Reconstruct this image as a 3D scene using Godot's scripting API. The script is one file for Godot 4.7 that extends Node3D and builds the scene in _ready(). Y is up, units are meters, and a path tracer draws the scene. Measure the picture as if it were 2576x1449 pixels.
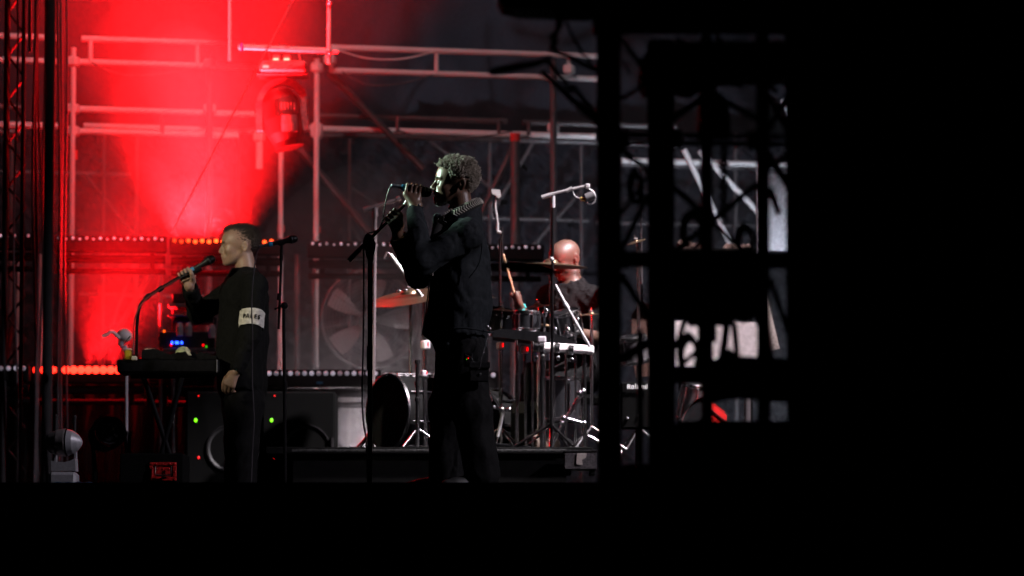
extends Node3D

# ---------------------------------------------------------------- camera and light
const FOC := 10000.0
const CX := 1288.0
const CY := 724.5
const PITCH := 0.0774
const CAM := Vector3(0, -0.5, 0)
const SLOPE := 0.25           # the stage is turned a little: its back gets deeper to the right
const RISER := 0.35
var cam_basis := Basis(Vector3.RIGHT, PITCH)
var rng := RandomNumberGenerator.new()
var mats := {}
var names := {}

func P(px: float, py: float, d: float) -> Vector3:
	return CAM + cam_basis * Vector3((px - CX) / FOC * d, (CY - py) / FOC * d, -d)

func B(px: float, py: float, d0: float) -> Vector3:
	return P(px, py, d0 / (1.0 - SLOPE * (px - CX) / FOC))

func G(px: float, d: float, y := 0.0) -> Vector3:
	var p = P(px, 1250, d)
	return Vector3(p.x, y, p.z)

func _ready():
	rng.seed = 7
	set_light()
	setting()
	print("setting ", Time.get_ticks_msec())
	scaffold()
	print("scaffold ", Time.get_ticks_msec())
	lights_on_stage()
	gear_left()
	drums()
	foreground()
	print("gear ", Time.get_ticks_msec())
	singer()
	print("singer ", Time.get_ticks_msec())
	second_singer()
	drummer()
	print("people ", Time.get_ticks_msec())

func set_light():
	var c = Camera3D.new()
	c.name = "camera"
	add_child(c)
	c.transform = Transform3D(cam_basis, CAM)
	c.near = 0.1
	c.far = 400.0
	c.keep_aspect = Camera3D.KEEP_HEIGHT
	var at = CameraAttributesPhysical.new()
	at.frustum_focal_length = 12.0 / (CY / FOC)
	at.frustum_focus_distance = 20.6
	at.exposure_aperture = 2.8
	c.attributes = at
	c.fov = rad_to_deg(2.0 * atan(CY / FOC))
	c.current = true
	var e = Environment.new()
	e.tonemap_mode = Environment.TONE_MAPPER_LINEAR
	e.tonemap_exposure = 1.0
	e.background_mode = Environment.BG_SKY
	var sk = ProceduralSkyMaterial.new()
	sk.sky_top_color = Color(0.10, 0.11, 0.17)
	sk.sky_horizon_color = Color(0.14, 0.14, 0.18)
	sk.ground_bottom_color = Color(0.02, 0.02, 0.02)
	sk.ground_horizon_color = Color(0.05, 0.05, 0.06)
	var s = Sky.new()
	s.sky_material = sk
	e.sky = s
	e.background_energy_multiplier = 0.06
	e.sdfgi_enabled = true
	e.ssao_enabled = true
	e.ssil_enabled = true
	e.volumetric_fog_enabled = true
	e.volumetric_fog_density = 0.0
	var w = WorldEnvironment.new()
	w.name = "environment"
	w.environment = e
	add_child(w)
	# stage lamps: a cool key from the wing the singers face, a pale back light from the other side,
	# a red flood on the drums, two white floor lamps behind the riser, then lamps added as fill
	stage_lamp("stage_spotlight", "greenish white spotlight hung high, aimed at the first singer's face", P(1288, 700, 21.6) + Vector3(-6.5, 2.9, 0), P(1084, 458, 20.0), Color(0.84, 1.0, 0.91), 220.0, 1.9, 0.10)
	stage_lamp("stage_spotlight", "warm white spotlight hung high, aimed at the second singer's face", P(1288, 700, 16.4) + Vector3(-7.0, 2.9, 0), P(560, 768, 22.3), Color(1.0, 0.95, 0.82), 44.0, 3.9, 0.10)
	stage_lamp("stage_spotlight", "pale pinkish spotlight hung high behind the singers' backs", P(1288, 700, 17.2) + Vector3(7.5, 4.6, 0.0), P(900, 760, 21.0), Color(0.98, 0.94, 1.0), 56.0, 17.0, 0.12)
	stage_lamp("stage_spotlight", "white spotlight hung high over the drum kit", P(1288, 700, 21.6) + Vector3(3.6, 4.6, 0.0), P(1390, 860, 23.6), Color(1.0, 0.96, 0.98), 190.0, 13.0, 0.10)
	stage_lamp("flood_light", "red flood light standing beside the drum kit", P(2080, 700, 21.2), P(1425, 690, 23.7), Color(1.0, 0.04, 0.02), 13.0, 6.0, 0.10)
	stage_lamp("flood_light", "white flood light on the floor behind the riser", G(1010, 25.4, 0.12), B(950, 560, 29.5), Color(1.0, 0.93, 0.96), 5.0, 34.0, 0.08)
	stage_lamp("flood_light", "white flood light on the floor lighting the tarpaulin", G(2120, 26.0, 0.5), B(1800, 330, 31.2), Color(0.90, 0.93, 1.0), 14.0, 34.0, 0.08)
	stage_lamp("stage_spotlight", "added white spotlight that brightens the white board beyond the drums", P(1288, 700, 20.6) + Vector3(5.6, 4.6, 0), P(1830, 800, 24.7), Color(1.0, 0.93, 0.95), 90.0, 7.0, 0.10)  # added lamp, there only to brighten the white board
	stage_lamp("stage_spotlight", "added pinkish white spotlight, lighting the scaffold in place of key light spill", Vector3(-1.2, 6.6, -23.0), B(700, 330, 28.4), Color(1.0, 0.88, 0.90), 10.0, 32.0, 0.12)  # added lamp, replaces key light spilling onto the scaffold
	stage_lamp("flood_light", "added unseen red flood light above the red smoke, evening its glow", B(640, -260, 27.0), B(430, 600, 26.8), Color(1.0, 0.02, 0.09), 150.0, 13.0, 0.14)  # added lamp out of view, evens out the red column

# one lamp: the fitting with its parts, and the light of the same size just in front of the glowing lens
func stage_lamp(called: String, label: String, at: Vector3, to: Vector3, color: Color, energy: float, angle: float, r: float):
	var t = thing(called, label, "stage light", at, "lamps that light the stage")
	var z = (at - to).normalized()
	t.basis = Basis.looking_at(-z, Vector3.UP)
	var g = t.global_transform
	lathe(t, "housing", g, [[r * 0.55, 0.42], [r * 0.98, 0.40], [r * 1.12, 0.2], [r * 1.15, 0.0], [r * 1.05, 0.005], [r * 1.02, 0.10]], M("lamp_body", Color(0.02, 0.02, 0.02), 0.5, 0.3))
	var m = StandardMaterial3D.new()
	m.albedo_color = Color(0.8, 0.8, 0.8)
	m.emission_enabled = true
	m.emission = color
	m.emission_energy_multiplier = 3.0
	lathe(t, "lens", g, [[0.001, 0.02], [r * 0.6, 0.026], [r, 0.05]], m)
	tube(t, "yoke", [g * Vector3(-r * 1.25, 0, 0.2), g * Vector3(-r * 1.3, r * 1.3, 0.2), g * Vector3(0, r * 1.9, 0.2), g * Vector3(r * 1.3, r * 1.3, 0.2), g * Vector3(r * 1.25, 0, 0.2)], 0.014, M("lamp_body", Color(0.02, 0.02, 0.02), 0.5, 0.3))
	var l = SpotLight3D.new()
	l.name = "beam"
	t.add_child(l)
	l.position = Vector3(0, 0, -0.03)
	l.light_color = color
	l.light_energy = energy
	l.light_size = r
	l.spot_angle = angle
	l.spot_angle_attenuation = 0.6
	l.spot_range = 60.0
	l.spot_attenuation = 2.0
	l.shadow_enabled = true

# ---------------------------------------------------------------- naming
func numbered(called: String) -> String:
	if not names.has(called):
		names[called] = 0
		return called
	names[called] += 1
	return "%s_%03d" % [called, names[called]]

func thing(called: String, label: String, category: String, at := Vector3.ZERO, group := ""):
	var o = Node3D.new()
	o.name = numbered(called)
	add_child(o)
	o.position = at
	tag(o, label, category, group)
	return o

func tag(o, label: String, category: String, group := ""):
	o.set_meta("label", label)
	o.set_meta("category", category)
	if group:
		o.set_meta("group", group)

func struct(o):
	o.set_meta("kind", "structure")
	return o

# ---------------------------------------------------------------- materials
func lin(c: Color) -> Color:
	return c.linear_to_srgb()

# colours given here are linear base colours
func M(key: String, c := Color(0.5, 0.5, 0.5), rough := 0.6, metal := 0.0, grain := 0.0, scale := 30.0) -> StandardMaterial3D:
	if mats.has(key):
		return mats[key]
	var m = StandardMaterial3D.new()
	m.resource_name = key
	m.albedo_color = lin(c)
	m.roughness = rough
	m.metallic = metal
	if rough > 0.6 and maxf(c.r, maxf(c.g, c.b)) < 0.06:
		m.metallic_specular = 0.16   # dull black paint, rubber and cloth hardly shine
	if grain > 0.0:
		m.albedo_texture = speck(1.0 - grain, 1.0, 3)
		m.roughness_texture = speck(1.0 - 0.5 * grain, 1.0, 5)
		m.uv1_triplanar = true
		m.uv1_scale = Vector3.ONE * scale * 0.1
	mats[key] = m
	return m

func speck(lo: float, hi: float, s: int) -> Texture2D:
	var key = "tex_%f_%f_%d" % [lo, hi, s]
	if mats.has(key):
		return mats[key]
	var n = FastNoiseLite.new()
	n.seed = s
	n.frequency = 0.02
	n.fractal_octaves = 5
	var r = Gradient.new()
	r.set_color(0, Color(lo, lo, lo))
	r.set_color(1, Color(hi, hi, hi))
	var t = NoiseTexture2D.new()
	t.width = 512
	t.height = 512
	t.seamless = true
	t.noise = n
	t.color_ramp = r
	mats[key] = t
	return t

func cloth(key: String, c: Color, sheen := 0.3, weave := 60.0, relief := 0.08) -> StandardMaterial3D:
	if mats.has(key):
		return mats[key]
	var m = M(key, c, 0.92, 0.0, 0.35, 40.0)
	m.metallic_specular = 0.2
	m.rim_enabled = sheen > 0.0
	m.rim = sheen
	m.rim_tint = 0.3
	m.heightmap_enabled = true
	m.heightmap_texture = speck(0.0, 1.0, 9)
	m.heightmap_scale = relief
	return m

func glow(key: String, c: Color, energy: float) -> StandardMaterial3D:
	if mats.has(key):
		return mats[key]
	var m = StandardMaterial3D.new()
	m.resource_name = key
	m.albedo_color = Color(0.3, 0.3, 0.3)
	m.emission_enabled = true
	m.emission = c
	m.emission_energy_multiplier = energy
	mats[key] = m
	return m

# ---------------------------------------------------------------- shapes (all points in world coordinates)
class MB:
	var v = PackedVector3Array()
	var n = PackedVector3Array()
	var i = PackedInt32Array()
	func add(p: Vector3, nn: Vector3) -> int:
		v.append(p)
		n.append(nn)
		return v.size() - 1
	func tri(a: int, b: int, c: int):
		if (v[b] - v[a]).cross(v[c] - v[a]).dot(n[a] + n[b] + n[c]) > 0.0:
			i.append(a); i.append(c); i.append(b)
		else:
			i.append(a); i.append(b); i.append(c)
	func quad(a: int, b: int, c: int, d: int):
		tri(a, b, c)
		tri(a, c, d)
	func flat(a: Vector3, b: Vector3, c: Vector3, out: Vector3):
		var nn = (b - a).cross(c - a).normalized()
		if nn.dot(out) < 0.0:
			nn = -nn
		tri(add(a, nn), add(b, nn), add(c, nn))
	func mesh() -> ArrayMesh:
		var arr = []
		arr.resize(Mesh.ARRAY_MAX)
		arr[Mesh.ARRAY_VERTEX] = v
		arr[Mesh.ARRAY_NORMAL] = n
		arr[Mesh.ARRAY_INDEX] = i
		var m = ArrayMesh.new()
		m.add_surface_from_arrays(Mesh.PRIMITIVE_TRIANGLES, arr)
		return m
	func move(t: Transform3D):
		for k in v.size():
			v[k] = t * v[k]
			n[k] = (t.basis * n[k]).normalized()

func put(parent, called: String, mb: MB, m: Material):
	mb.move(parent.global_transform.affine_inverse() if parent != self else Transform3D())
	var o = MeshInstance3D.new()
	o.name = called if parent != self else numbered(called)
	o.mesh = mb.mesh()
	o.material_override = m
	parent.add_child(o, true)
	return o

# a mesh that is shared: the instance gets the transform
func inst(parent, called: String, mesh: Mesh, at: Transform3D, m: Material):
	var o = MeshInstance3D.new()
	o.name = called if parent != self else numbered(called)
	o.mesh = mesh
	o.material_override = m
	parent.add_child(o, true)
	o.transform = parent.global_transform.affine_inverse() * at if parent != self else at
	return o

var unit_rod: CylinderMesh
func frame_to(a: Vector3, b: Vector3) -> Basis:
	var y = (b - a).normalized()
	var x = y.cross(Vector3(0.13, 0.2, 1.0) if absf(y.z) < 0.9 else Vector3.RIGHT).normalized()
	return Basis(x, y, x.cross(y))

func rod(parent, called: String, a: Vector3, b: Vector3, r: float, m: Material):
	if unit_rod == null:
		unit_rod = CylinderMesh.new()
		unit_rod.top_radius = 1.0
		unit_rod.bottom_radius = 1.0
		unit_rod.height = 1.0
		unit_rod.radial_segments = 14
		unit_rod.rings = 0
	var f = frame_to(a, b)
	return inst(parent, called, unit_rod, Transform3D(Basis(f.x * r, f.y * a.distance_to(b), f.z * r), (a + b) / 2.0), m)

func add_tube(mb: MB, pts: Array, r, sides := 8):
	var n = pts.size()
	var x = Vector3.ZERO
	var rows = []
	for k in n:
		var t: Vector3 = (pts[mini(k + 1, n - 1)] - pts[maxi(k - 1, 0)]).normalized()
		if k == 0:
			x = t.cross(Vector3(0.3, 0.2, 1.0)).normalized()
		x = (x - t * x.dot(t)).normalized()
		var y = t.cross(x)
		var rr: float = r[k] if r is Array else r
		var row = []
		for s in sides:
			var w = TAU * s / sides
			var d = x * cos(w) + y * sin(w)
			row.append(mb.add(pts[k] + d * rr, d))
		rows.append(row)
	for k in n - 1:
		for s in sides:
			var q = (s + 1) % sides
			mb.quad(rows[k][s], rows[k][q], rows[k + 1][q], rows[k + 1][s])
	for e in [0, n - 1]:
		var t: Vector3 = (pts[0] - pts[1]).normalized() if e == 0 else (pts[n - 1] - pts[n - 2]).normalized()
		var ring = []
		for s in sides:
			ring.append(mb.add(mb.v[rows[e][s]], t))
		for s in range(1, sides - 1):
			mb.tri(ring[0], ring[s], ring[s + 1])

# a smooth line through points
func smooth(pts: Array, per := 5) -> Array:
	var out = []
	for k in pts.size() - 1:
		var a: Vector3 = pts[maxi(k - 1, 0)]
		var b: Vector3 = pts[k]
		var c: Vector3 = pts[k + 1]
		var d: Vector3 = pts[mini(k + 2, pts.size() - 1)]
		for s in per:
			out.append(b.cubic_interpolate(c, a, d, float(s) / per))
	out.append(pts[-1])
	return out

func tube(parent, called: String, pts: Array, r, m: Material, soft := true, sides := 8):
	var mb = MB.new()
	add_tube(mb, smooth(pts) if soft and not (r is Array) else pts, r, sides)
	return put(parent, called, mb, m)

# profile rows [radius, along z] turned about the z axis of g
func add_lathe(mb: MB, g: Transform3D, prof: Array, sides := 24):
	var n = prof.size()
	for k in n - 1:
		var a: Array = prof[k]
		var b: Array = prof[k + 1]
		var sl = Vector2(b[1] - a[1], -(b[0] - a[0])).normalized()
		var last = []
		for s in sides + 1:
			var w = TAU * s / sides
			var c = cos(w)
			var q = sin(w)
			var nn = g.basis * Vector3(c * sl.x, q * sl.x, sl.y)
			if a.size() > 2:
				nn = -nn
			var one = [mb.add(g * Vector3(c * a[0], q * a[0], a[1]), nn.normalized()), mb.add(g * Vector3(c * b[0], q * b[0], b[1]), nn.normalized())]
			if s > 0:
				mb.quad(last[0], one[0], one[1], last[1])
			last = one

func lathe(parent, called: String, g: Transform3D, prof: Array, m: Material, sides := 24):
	var mb = MB.new()
	add_lathe(mb, g, prof, sides)
	return put(parent, called, mb, m)

# a frame whose z axis runs along dir
func along(at: Vector3, dir: Vector3) -> Transform3D:
	var f = frame_to(at, at + dir)
	return Transform3D(Basis(f.z, f.x, f.y), at)

func add_box(mb: MB, g: Transform3D, size: Vector3, ch := 0.004):
	var h = size / 2.0
	ch = minf(ch, minf(h.x, minf(h.y, h.z)) * 0.4)
	var i = h - Vector3.ONE * ch
	var pt = func(s: Vector3, ax: int) -> Vector3:
		var p = s * i
		p[ax] = s[ax] * h[ax]
		return g * p
	for ax in 3:
		var u = (ax + 1) % 3
		var w = (ax + 2) % 3
		for sg in [-1.0, 1.0]:
			var c = []
			for q in [[-1, -1], [1, -1], [1, 1], [-1, 1]]:
				var s = Vector3.ZERO
				s[ax] = sg; s[u] = q[0]; s[w] = q[1]
				c.append(pt.call(s, ax))
			var o = Vector3.ZERO
			o[ax] = sg
			mb.flat(c[0], c[1], c[2], g.basis * o)
			mb.flat(c[0], c[2], c[3], g.basis * o)
		for s1 in [-1.0, 1.0]:
			for s2 in [-1.0, 1.0]:
				var a = Vector3.ZERO
				a[ax] = -1.0; a[u] = s1; a[w] = s2
				var b = a
				b[ax] = 1.0
				var o = Vector3.ZERO
				o[u] = s1; o[w] = s2
				o = g.basis * o
				mb.flat(pt.call(a, u), pt.call(b, u), pt.call(b, w), o)
				mb.flat(pt.call(a, u), pt.call(b, w), pt.call(a, w), o)
	for k in 8:
		var s = Vector3(-1 if k & 1 else 1, -1 if k & 2 else 1, -1 if k & 4 else 1)
		mb.flat(pt.call(s, 0), pt.call(s, 1), pt.call(s, 2), g.basis * s)

func box(parent, called: String, at: Vector3, size: Vector3, m: Material, turn := Basis.IDENTITY, ch := 0.004):
	var mb = MB.new()
	add_box(mb, Transform3D(turn, at), size, ch)
	return put(parent, called, mb, m)

# a box between two pixel corners at one depth
func pbox(parent, called: String, x0: float, y0: float, x1: float, y1: float, d: float, deep: float, m: Material, ch := 0.004, turn := 0.0):
	var a = P(x0, y0, d)
	var b = P(x1, y1, d)
	var c = (a + b) / 2.0
	return box(parent, called, c, Vector3(absf(b.x - a.x), absf(b.y - a.y), deep), m, Basis(Vector3.UP, turn), ch)

func ball(parent, called: String, at: Vector3, r: Vector3, m: Material, turn := Basis.IDENTITY):
	if not mats.has("unit_ball"):
		var s = SphereMesh.new()
		s.radius = 1.0
		s.height = 2.0
		s.radial_segments = 20
		s.rings = 10
		mats["unit_ball"] = s
	return inst(parent, called, mats["unit_ball"], Transform3D(turn * Basis.from_scale(r), at), m)

# flat outline (points in the plane of g's x and y) with thickness along z
func prism(parent, called: String, g: Transform3D, outline: PackedVector2Array, deep: float, m: Material):
	var mb = MB.new()
	var ids = Geometry2D.triangulate_polygon(outline)
	for s in [-1.0, 1.0]:
		var nn = g.basis.z * s
		for k in range(0, ids.size(), 3):
			var q = []
			for j in 3:
				var p = outline[ids[k + j]]
				q.append(mb.add(g * Vector3(p.x, p.y, s * deep / 2.0), nn))
			mb.tri(q[0], q[1], q[2])
	var mid = Vector2.ZERO
	var cw = Geometry2D.is_polygon_clockwise(outline)
	for k in outline.size():
		var a = outline[k]
		var b = outline[(k + 1) % outline.size()]
		var e = (b - a)
		var o = Vector2(e.y, -e.x) * (-1.0 if cw else 1.0)
		var oo = g.basis * Vector3(o.x, o.y, 0)
		var c = [g * Vector3(a.x, a.y, -deep / 2), g * Vector3(b.x, b.y, -deep / 2), g * Vector3(b.x, b.y, deep / 2), g * Vector3(a.x, a.y, deep / 2)]
		mb.flat(c[0], c[1], c[2], oo)
		mb.flat(c[0], c[2], c[3], oo)
	return put(parent, called, mb, m)

func pprism(parent, called: String, pts: Array, d: float, deep: float, m: Material):
	var c = P(pts[0][0], pts[0][1], d)
	var o = PackedVector2Array()
	for p in pts:
		var q = P(p[0], p[1], d) - c
		o.append(Vector2(q.x, q.y))
	return prism(parent, called, Transform3D(Basis.IDENTITY, c), o, deep, m)

func lettering(parent, called: String, text: String, g: Transform3D, high: float, m: Material, bold := true, deep := 0.003):
	var f = SystemFont.new()
	f.font_names = PackedStringArray(["Droid Sans"])
	f.font_weight = 700 if bold else 400
	var t = TextMesh.new()
	t.text = text
	t.font = f
	t.font_size = 64
	t.pixel_size = high / 46.0
	t.depth = deep
	t.curve_step = 2.0
	return inst(parent, called, t, g, m)

# ---------------------------------------------------------------- the setting
func setting():
	var dark = M("black_paint", Color(0.006, 0.006, 0.006), 0.9, 0.0, 0.3, 20.0)
	var g = struct(box(self, "ground", Vector3(0, -2.06, -40), Vector3(160, 0.1, 160), M("asphalt", Color(0.03, 0.03, 0.03), 0.95, 0.0, 0.4, 6.0)))
	g.set_meta("label", "dark ground in front of the stage")
	struct(box(self, "stage_floor", Vector3(0, -1.0, -27.0), Vector3(26, 2.0, 19.0), dark))
	var t = thing("drum_riser", "low black platform that carries the drum kit", "riser", G(1080, 24.0))
	var a = G(735, 22.7)
	var b = G(1425, 22.7)
	var mid = (a.x + b.x) / 2.0
	box(t, "deck", Vector3(mid, RISER - 0.02, -24.1), Vector3(b.x - a.x + 0.3, 0.04, 2.8), dark)
	box(t, "fascia", Vector3(mid, (RISER - 0.04) / 2.0, -22.74), Vector3(b.x - a.x, RISER - 0.042, 0.02), dark)
	box(t, "edge_trim", Vector3(mid, RISER - 0.02, -22.68), Vector3(b.x - a.x, 0.014, 0.01), M("worn_alu", Color(0.25, 0.25, 0.25), 0.5, 0.8, 0.6, 40.0))
	for x in [a.x + 0.3, mid, b.x - 0.3]:
		for z in [-23.0, -25.2]:
			rod(t, "leg", Vector3(x, 0, z), Vector3(x, RISER - 0.04, z), 0.024, M("scaffold_tube"))
	# road case at the end of the riser
	var c = thing("road_case", "small grey road case with a torn paper tag beside the riser", "case", G(1460, 22.5))
	pbox(c, "body", 1419, 1140, 1500, 1183, 22.5, 0.3, M("case_grey", Color(0.20, 0.18, 0.185), 0.55, 0.1, 0.5, 60.0))
	pbox(c, "lid_edge", 1416, 1134, 1503, 1139, 22.5, 0.31, M("worn_alu"))
	pbox(c, "foot", 1421, 1184, 1436, 1196, 22.5, 0.2, M("rubber", Color(0.01, 0.01, 0.01), 0.9))
	pbox(c, "foot", 1482, 1184, 1497, 1196, 22.5, 0.2, M("rubber"))
	pprism(c, "paper_tag", [[1452, 1140], [1476, 1140], [1474, 1151], [1464, 1157], [1466, 1170], [1450, 1168]], 22.344, 0.002, M("paper", Color(0.66, 0.58, 0.52), 0.8, 0.0, 0.2, 90.0))
	# tarpaulin behind the scaffold, pulled tight, with long slanting folds
	var n = FastNoiseLite.new()
	n.seed = 11
	n.frequency = 0.01
	n.fractal_octaves = 3
	var tarp = cloth("tarpaulin", Color(0.021, 0.020, 0.027), 0.05, 20.0, 0.15)
	tarp.roughness = 0.62
	var o = put(self, "tarpaulin", sheet(-260, 2300, 340, 1290, 30.6, 150, 70, func(px, py):
		var s: float = px * 0.85 + py * 0.5
		var r = absf(n.get_noise_2d(s * 1.1, (py * 0.85 - px * 0.5) * 0.10))
		var q = absf(n.get_noise_2d(px * 0.12 + 400.0, py * 1.5))
		return 0.75 * minf(r, 0.22) + 0.22 * minf(q, 0.25) + 0.06 * sin(s * 0.019)), tarp)
	tag(o, "dark grey tarpaulin with slanting folds behind the scaffold", "tarpaulin")
	o = put(self, "roof_cloth", sheet(-260, 2300, -160, 352, 31.4, 90, 30, func(px, py): return 0.25 * n.get_noise_2d(px * 0.5, py * 0.2)), cloth("roof_cloth_mat", Color(0.035, 0.036, 0.048), 0.03))
	tag(o, "nearly black cloth above the tarpaulin, behind the top scaffold girders", "cloth")
	o = put(self, "dark_cover_cloth", sheet(-260, 725, 958, 1295, 26.5, 120, 12, func(px, py): return 0.05 * sin(px * 0.11) + 0.03 * n.get_noise_2d(px * 3.0, py * 0.5)), cloth("cover_black", Color(0.006, 0.006, 0.006), 0.0))
	tag(o, "added black cloth that darkens the space below the lower lamp bars", "cloth")  # made-up cloth, hides the red light falling on the tarpaulin here
	# smoke: clear air in front, thin haze across the back of the stage, denser puffs over the lit lamp bars
	haze("stage_haze", Vector3(0.4, 2.9, -27.6), Vector3(11.5, 5.9, 4.6), 0.007, true)
	puff(480, 300, 27.0, 3.2, 5.4, 1.8, 0.014, 8.0)
	# wisps: narrow puffs leaning this way and that through the lit air
	for q in [[430, 560, 26.8, 1.7, 1.3, 1.1, 0.040, -12], [470, 545, 26.7, 0.9, 0.55, 0.6, 0.13, 12], [560, 90, 27.2, 1.4, 2.0, 1.1, 0.045, 28], [360, 430, 26.9, 0.9, 2.1, 0.9, 0.060, -22], [560, 330, 26.8, 0.8, 1.7, 0.8, 0.060, 30], [300, 700, 26.5, 0.8, 1.7, 0.8, 0.060, -14], [420, 190, 27.1, 1.1, 1.2, 0.9, 0.045, 50]]:
		puff(q[0], q[1], q[2], q[3], q[4], q[5], q[6], q[7])
	puff(930, 860, 26.4, 1.8, 2.4, 1.0, 0.20, 0.0)
	puff(960, 1010, 26.1, 1.6, 1.1, 0.8, 0.40, -10.0)

func haze(called: String, at: Vector3, size: Vector3, density: float, is_box: bool, turn := 0.0):
	var f = FogVolume.new()
	f.name = numbered(called)
	f.shape = RenderingServer.FOG_VOLUME_SHAPE_BOX if is_box else RenderingServer.FOG_VOLUME_SHAPE_ELLIPSOID
	f.size = size
	var m = FogMaterial.new()
	m.density = density
	m.albedo = Color(0.95, 0.95, 0.95)
	f.material = m
	f.set_meta("kind", "stuff")
	f.set_meta("label", "thin theatrical haze across the back of the stage" if is_box else "drifting puff of theatrical smoke behind the singers")
	add_child(f)
	f.transform = Transform3D(Basis(Vector3(0, 0, 1), deg_to_rad(turn)), at)

func puff(px: float, py: float, d: float, w: float, h: float, deep: float, density: float, turn: float):
	haze("smoke", P(px, py, d), Vector3(w, h, deep), density, false, turn)

func sheet(x0: float, x1: float, y0: float, y1: float, d0: float, nx: int, ny: int, fold: Callable) -> MB:
	var mb = MB.new()
	var pts = []
	for j in ny + 1:
		for i in nx + 1:
			var px = lerpf(x0, x1, float(i) / nx)
			var py = lerpf(y0, y1, float(j) / ny)
			pts.append(B(px, py, d0 + fold.call(px, py)))
	for j in ny + 1:
		for i in nx + 1:
			var u: Vector3 = pts[j * (nx + 1) + mini(i + 1, nx)] - pts[j * (nx + 1) + maxi(i - 1, 0)]
			var v: Vector3 = pts[mini(j + 1, ny) * (nx + 1) + i] - pts[maxi(j - 1, 0) * (nx + 1) + i]
			var nn = u.cross(v).normalized()
			mb.add(pts[j * (nx + 1) + i], nn if nn.z > 0 else -nn)
	for j in ny:
		for i in nx:
			var a = j * (nx + 1) + i
			mb.quad(a, a + 1, a + nx + 2, a + nx + 1)
	return mb

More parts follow.
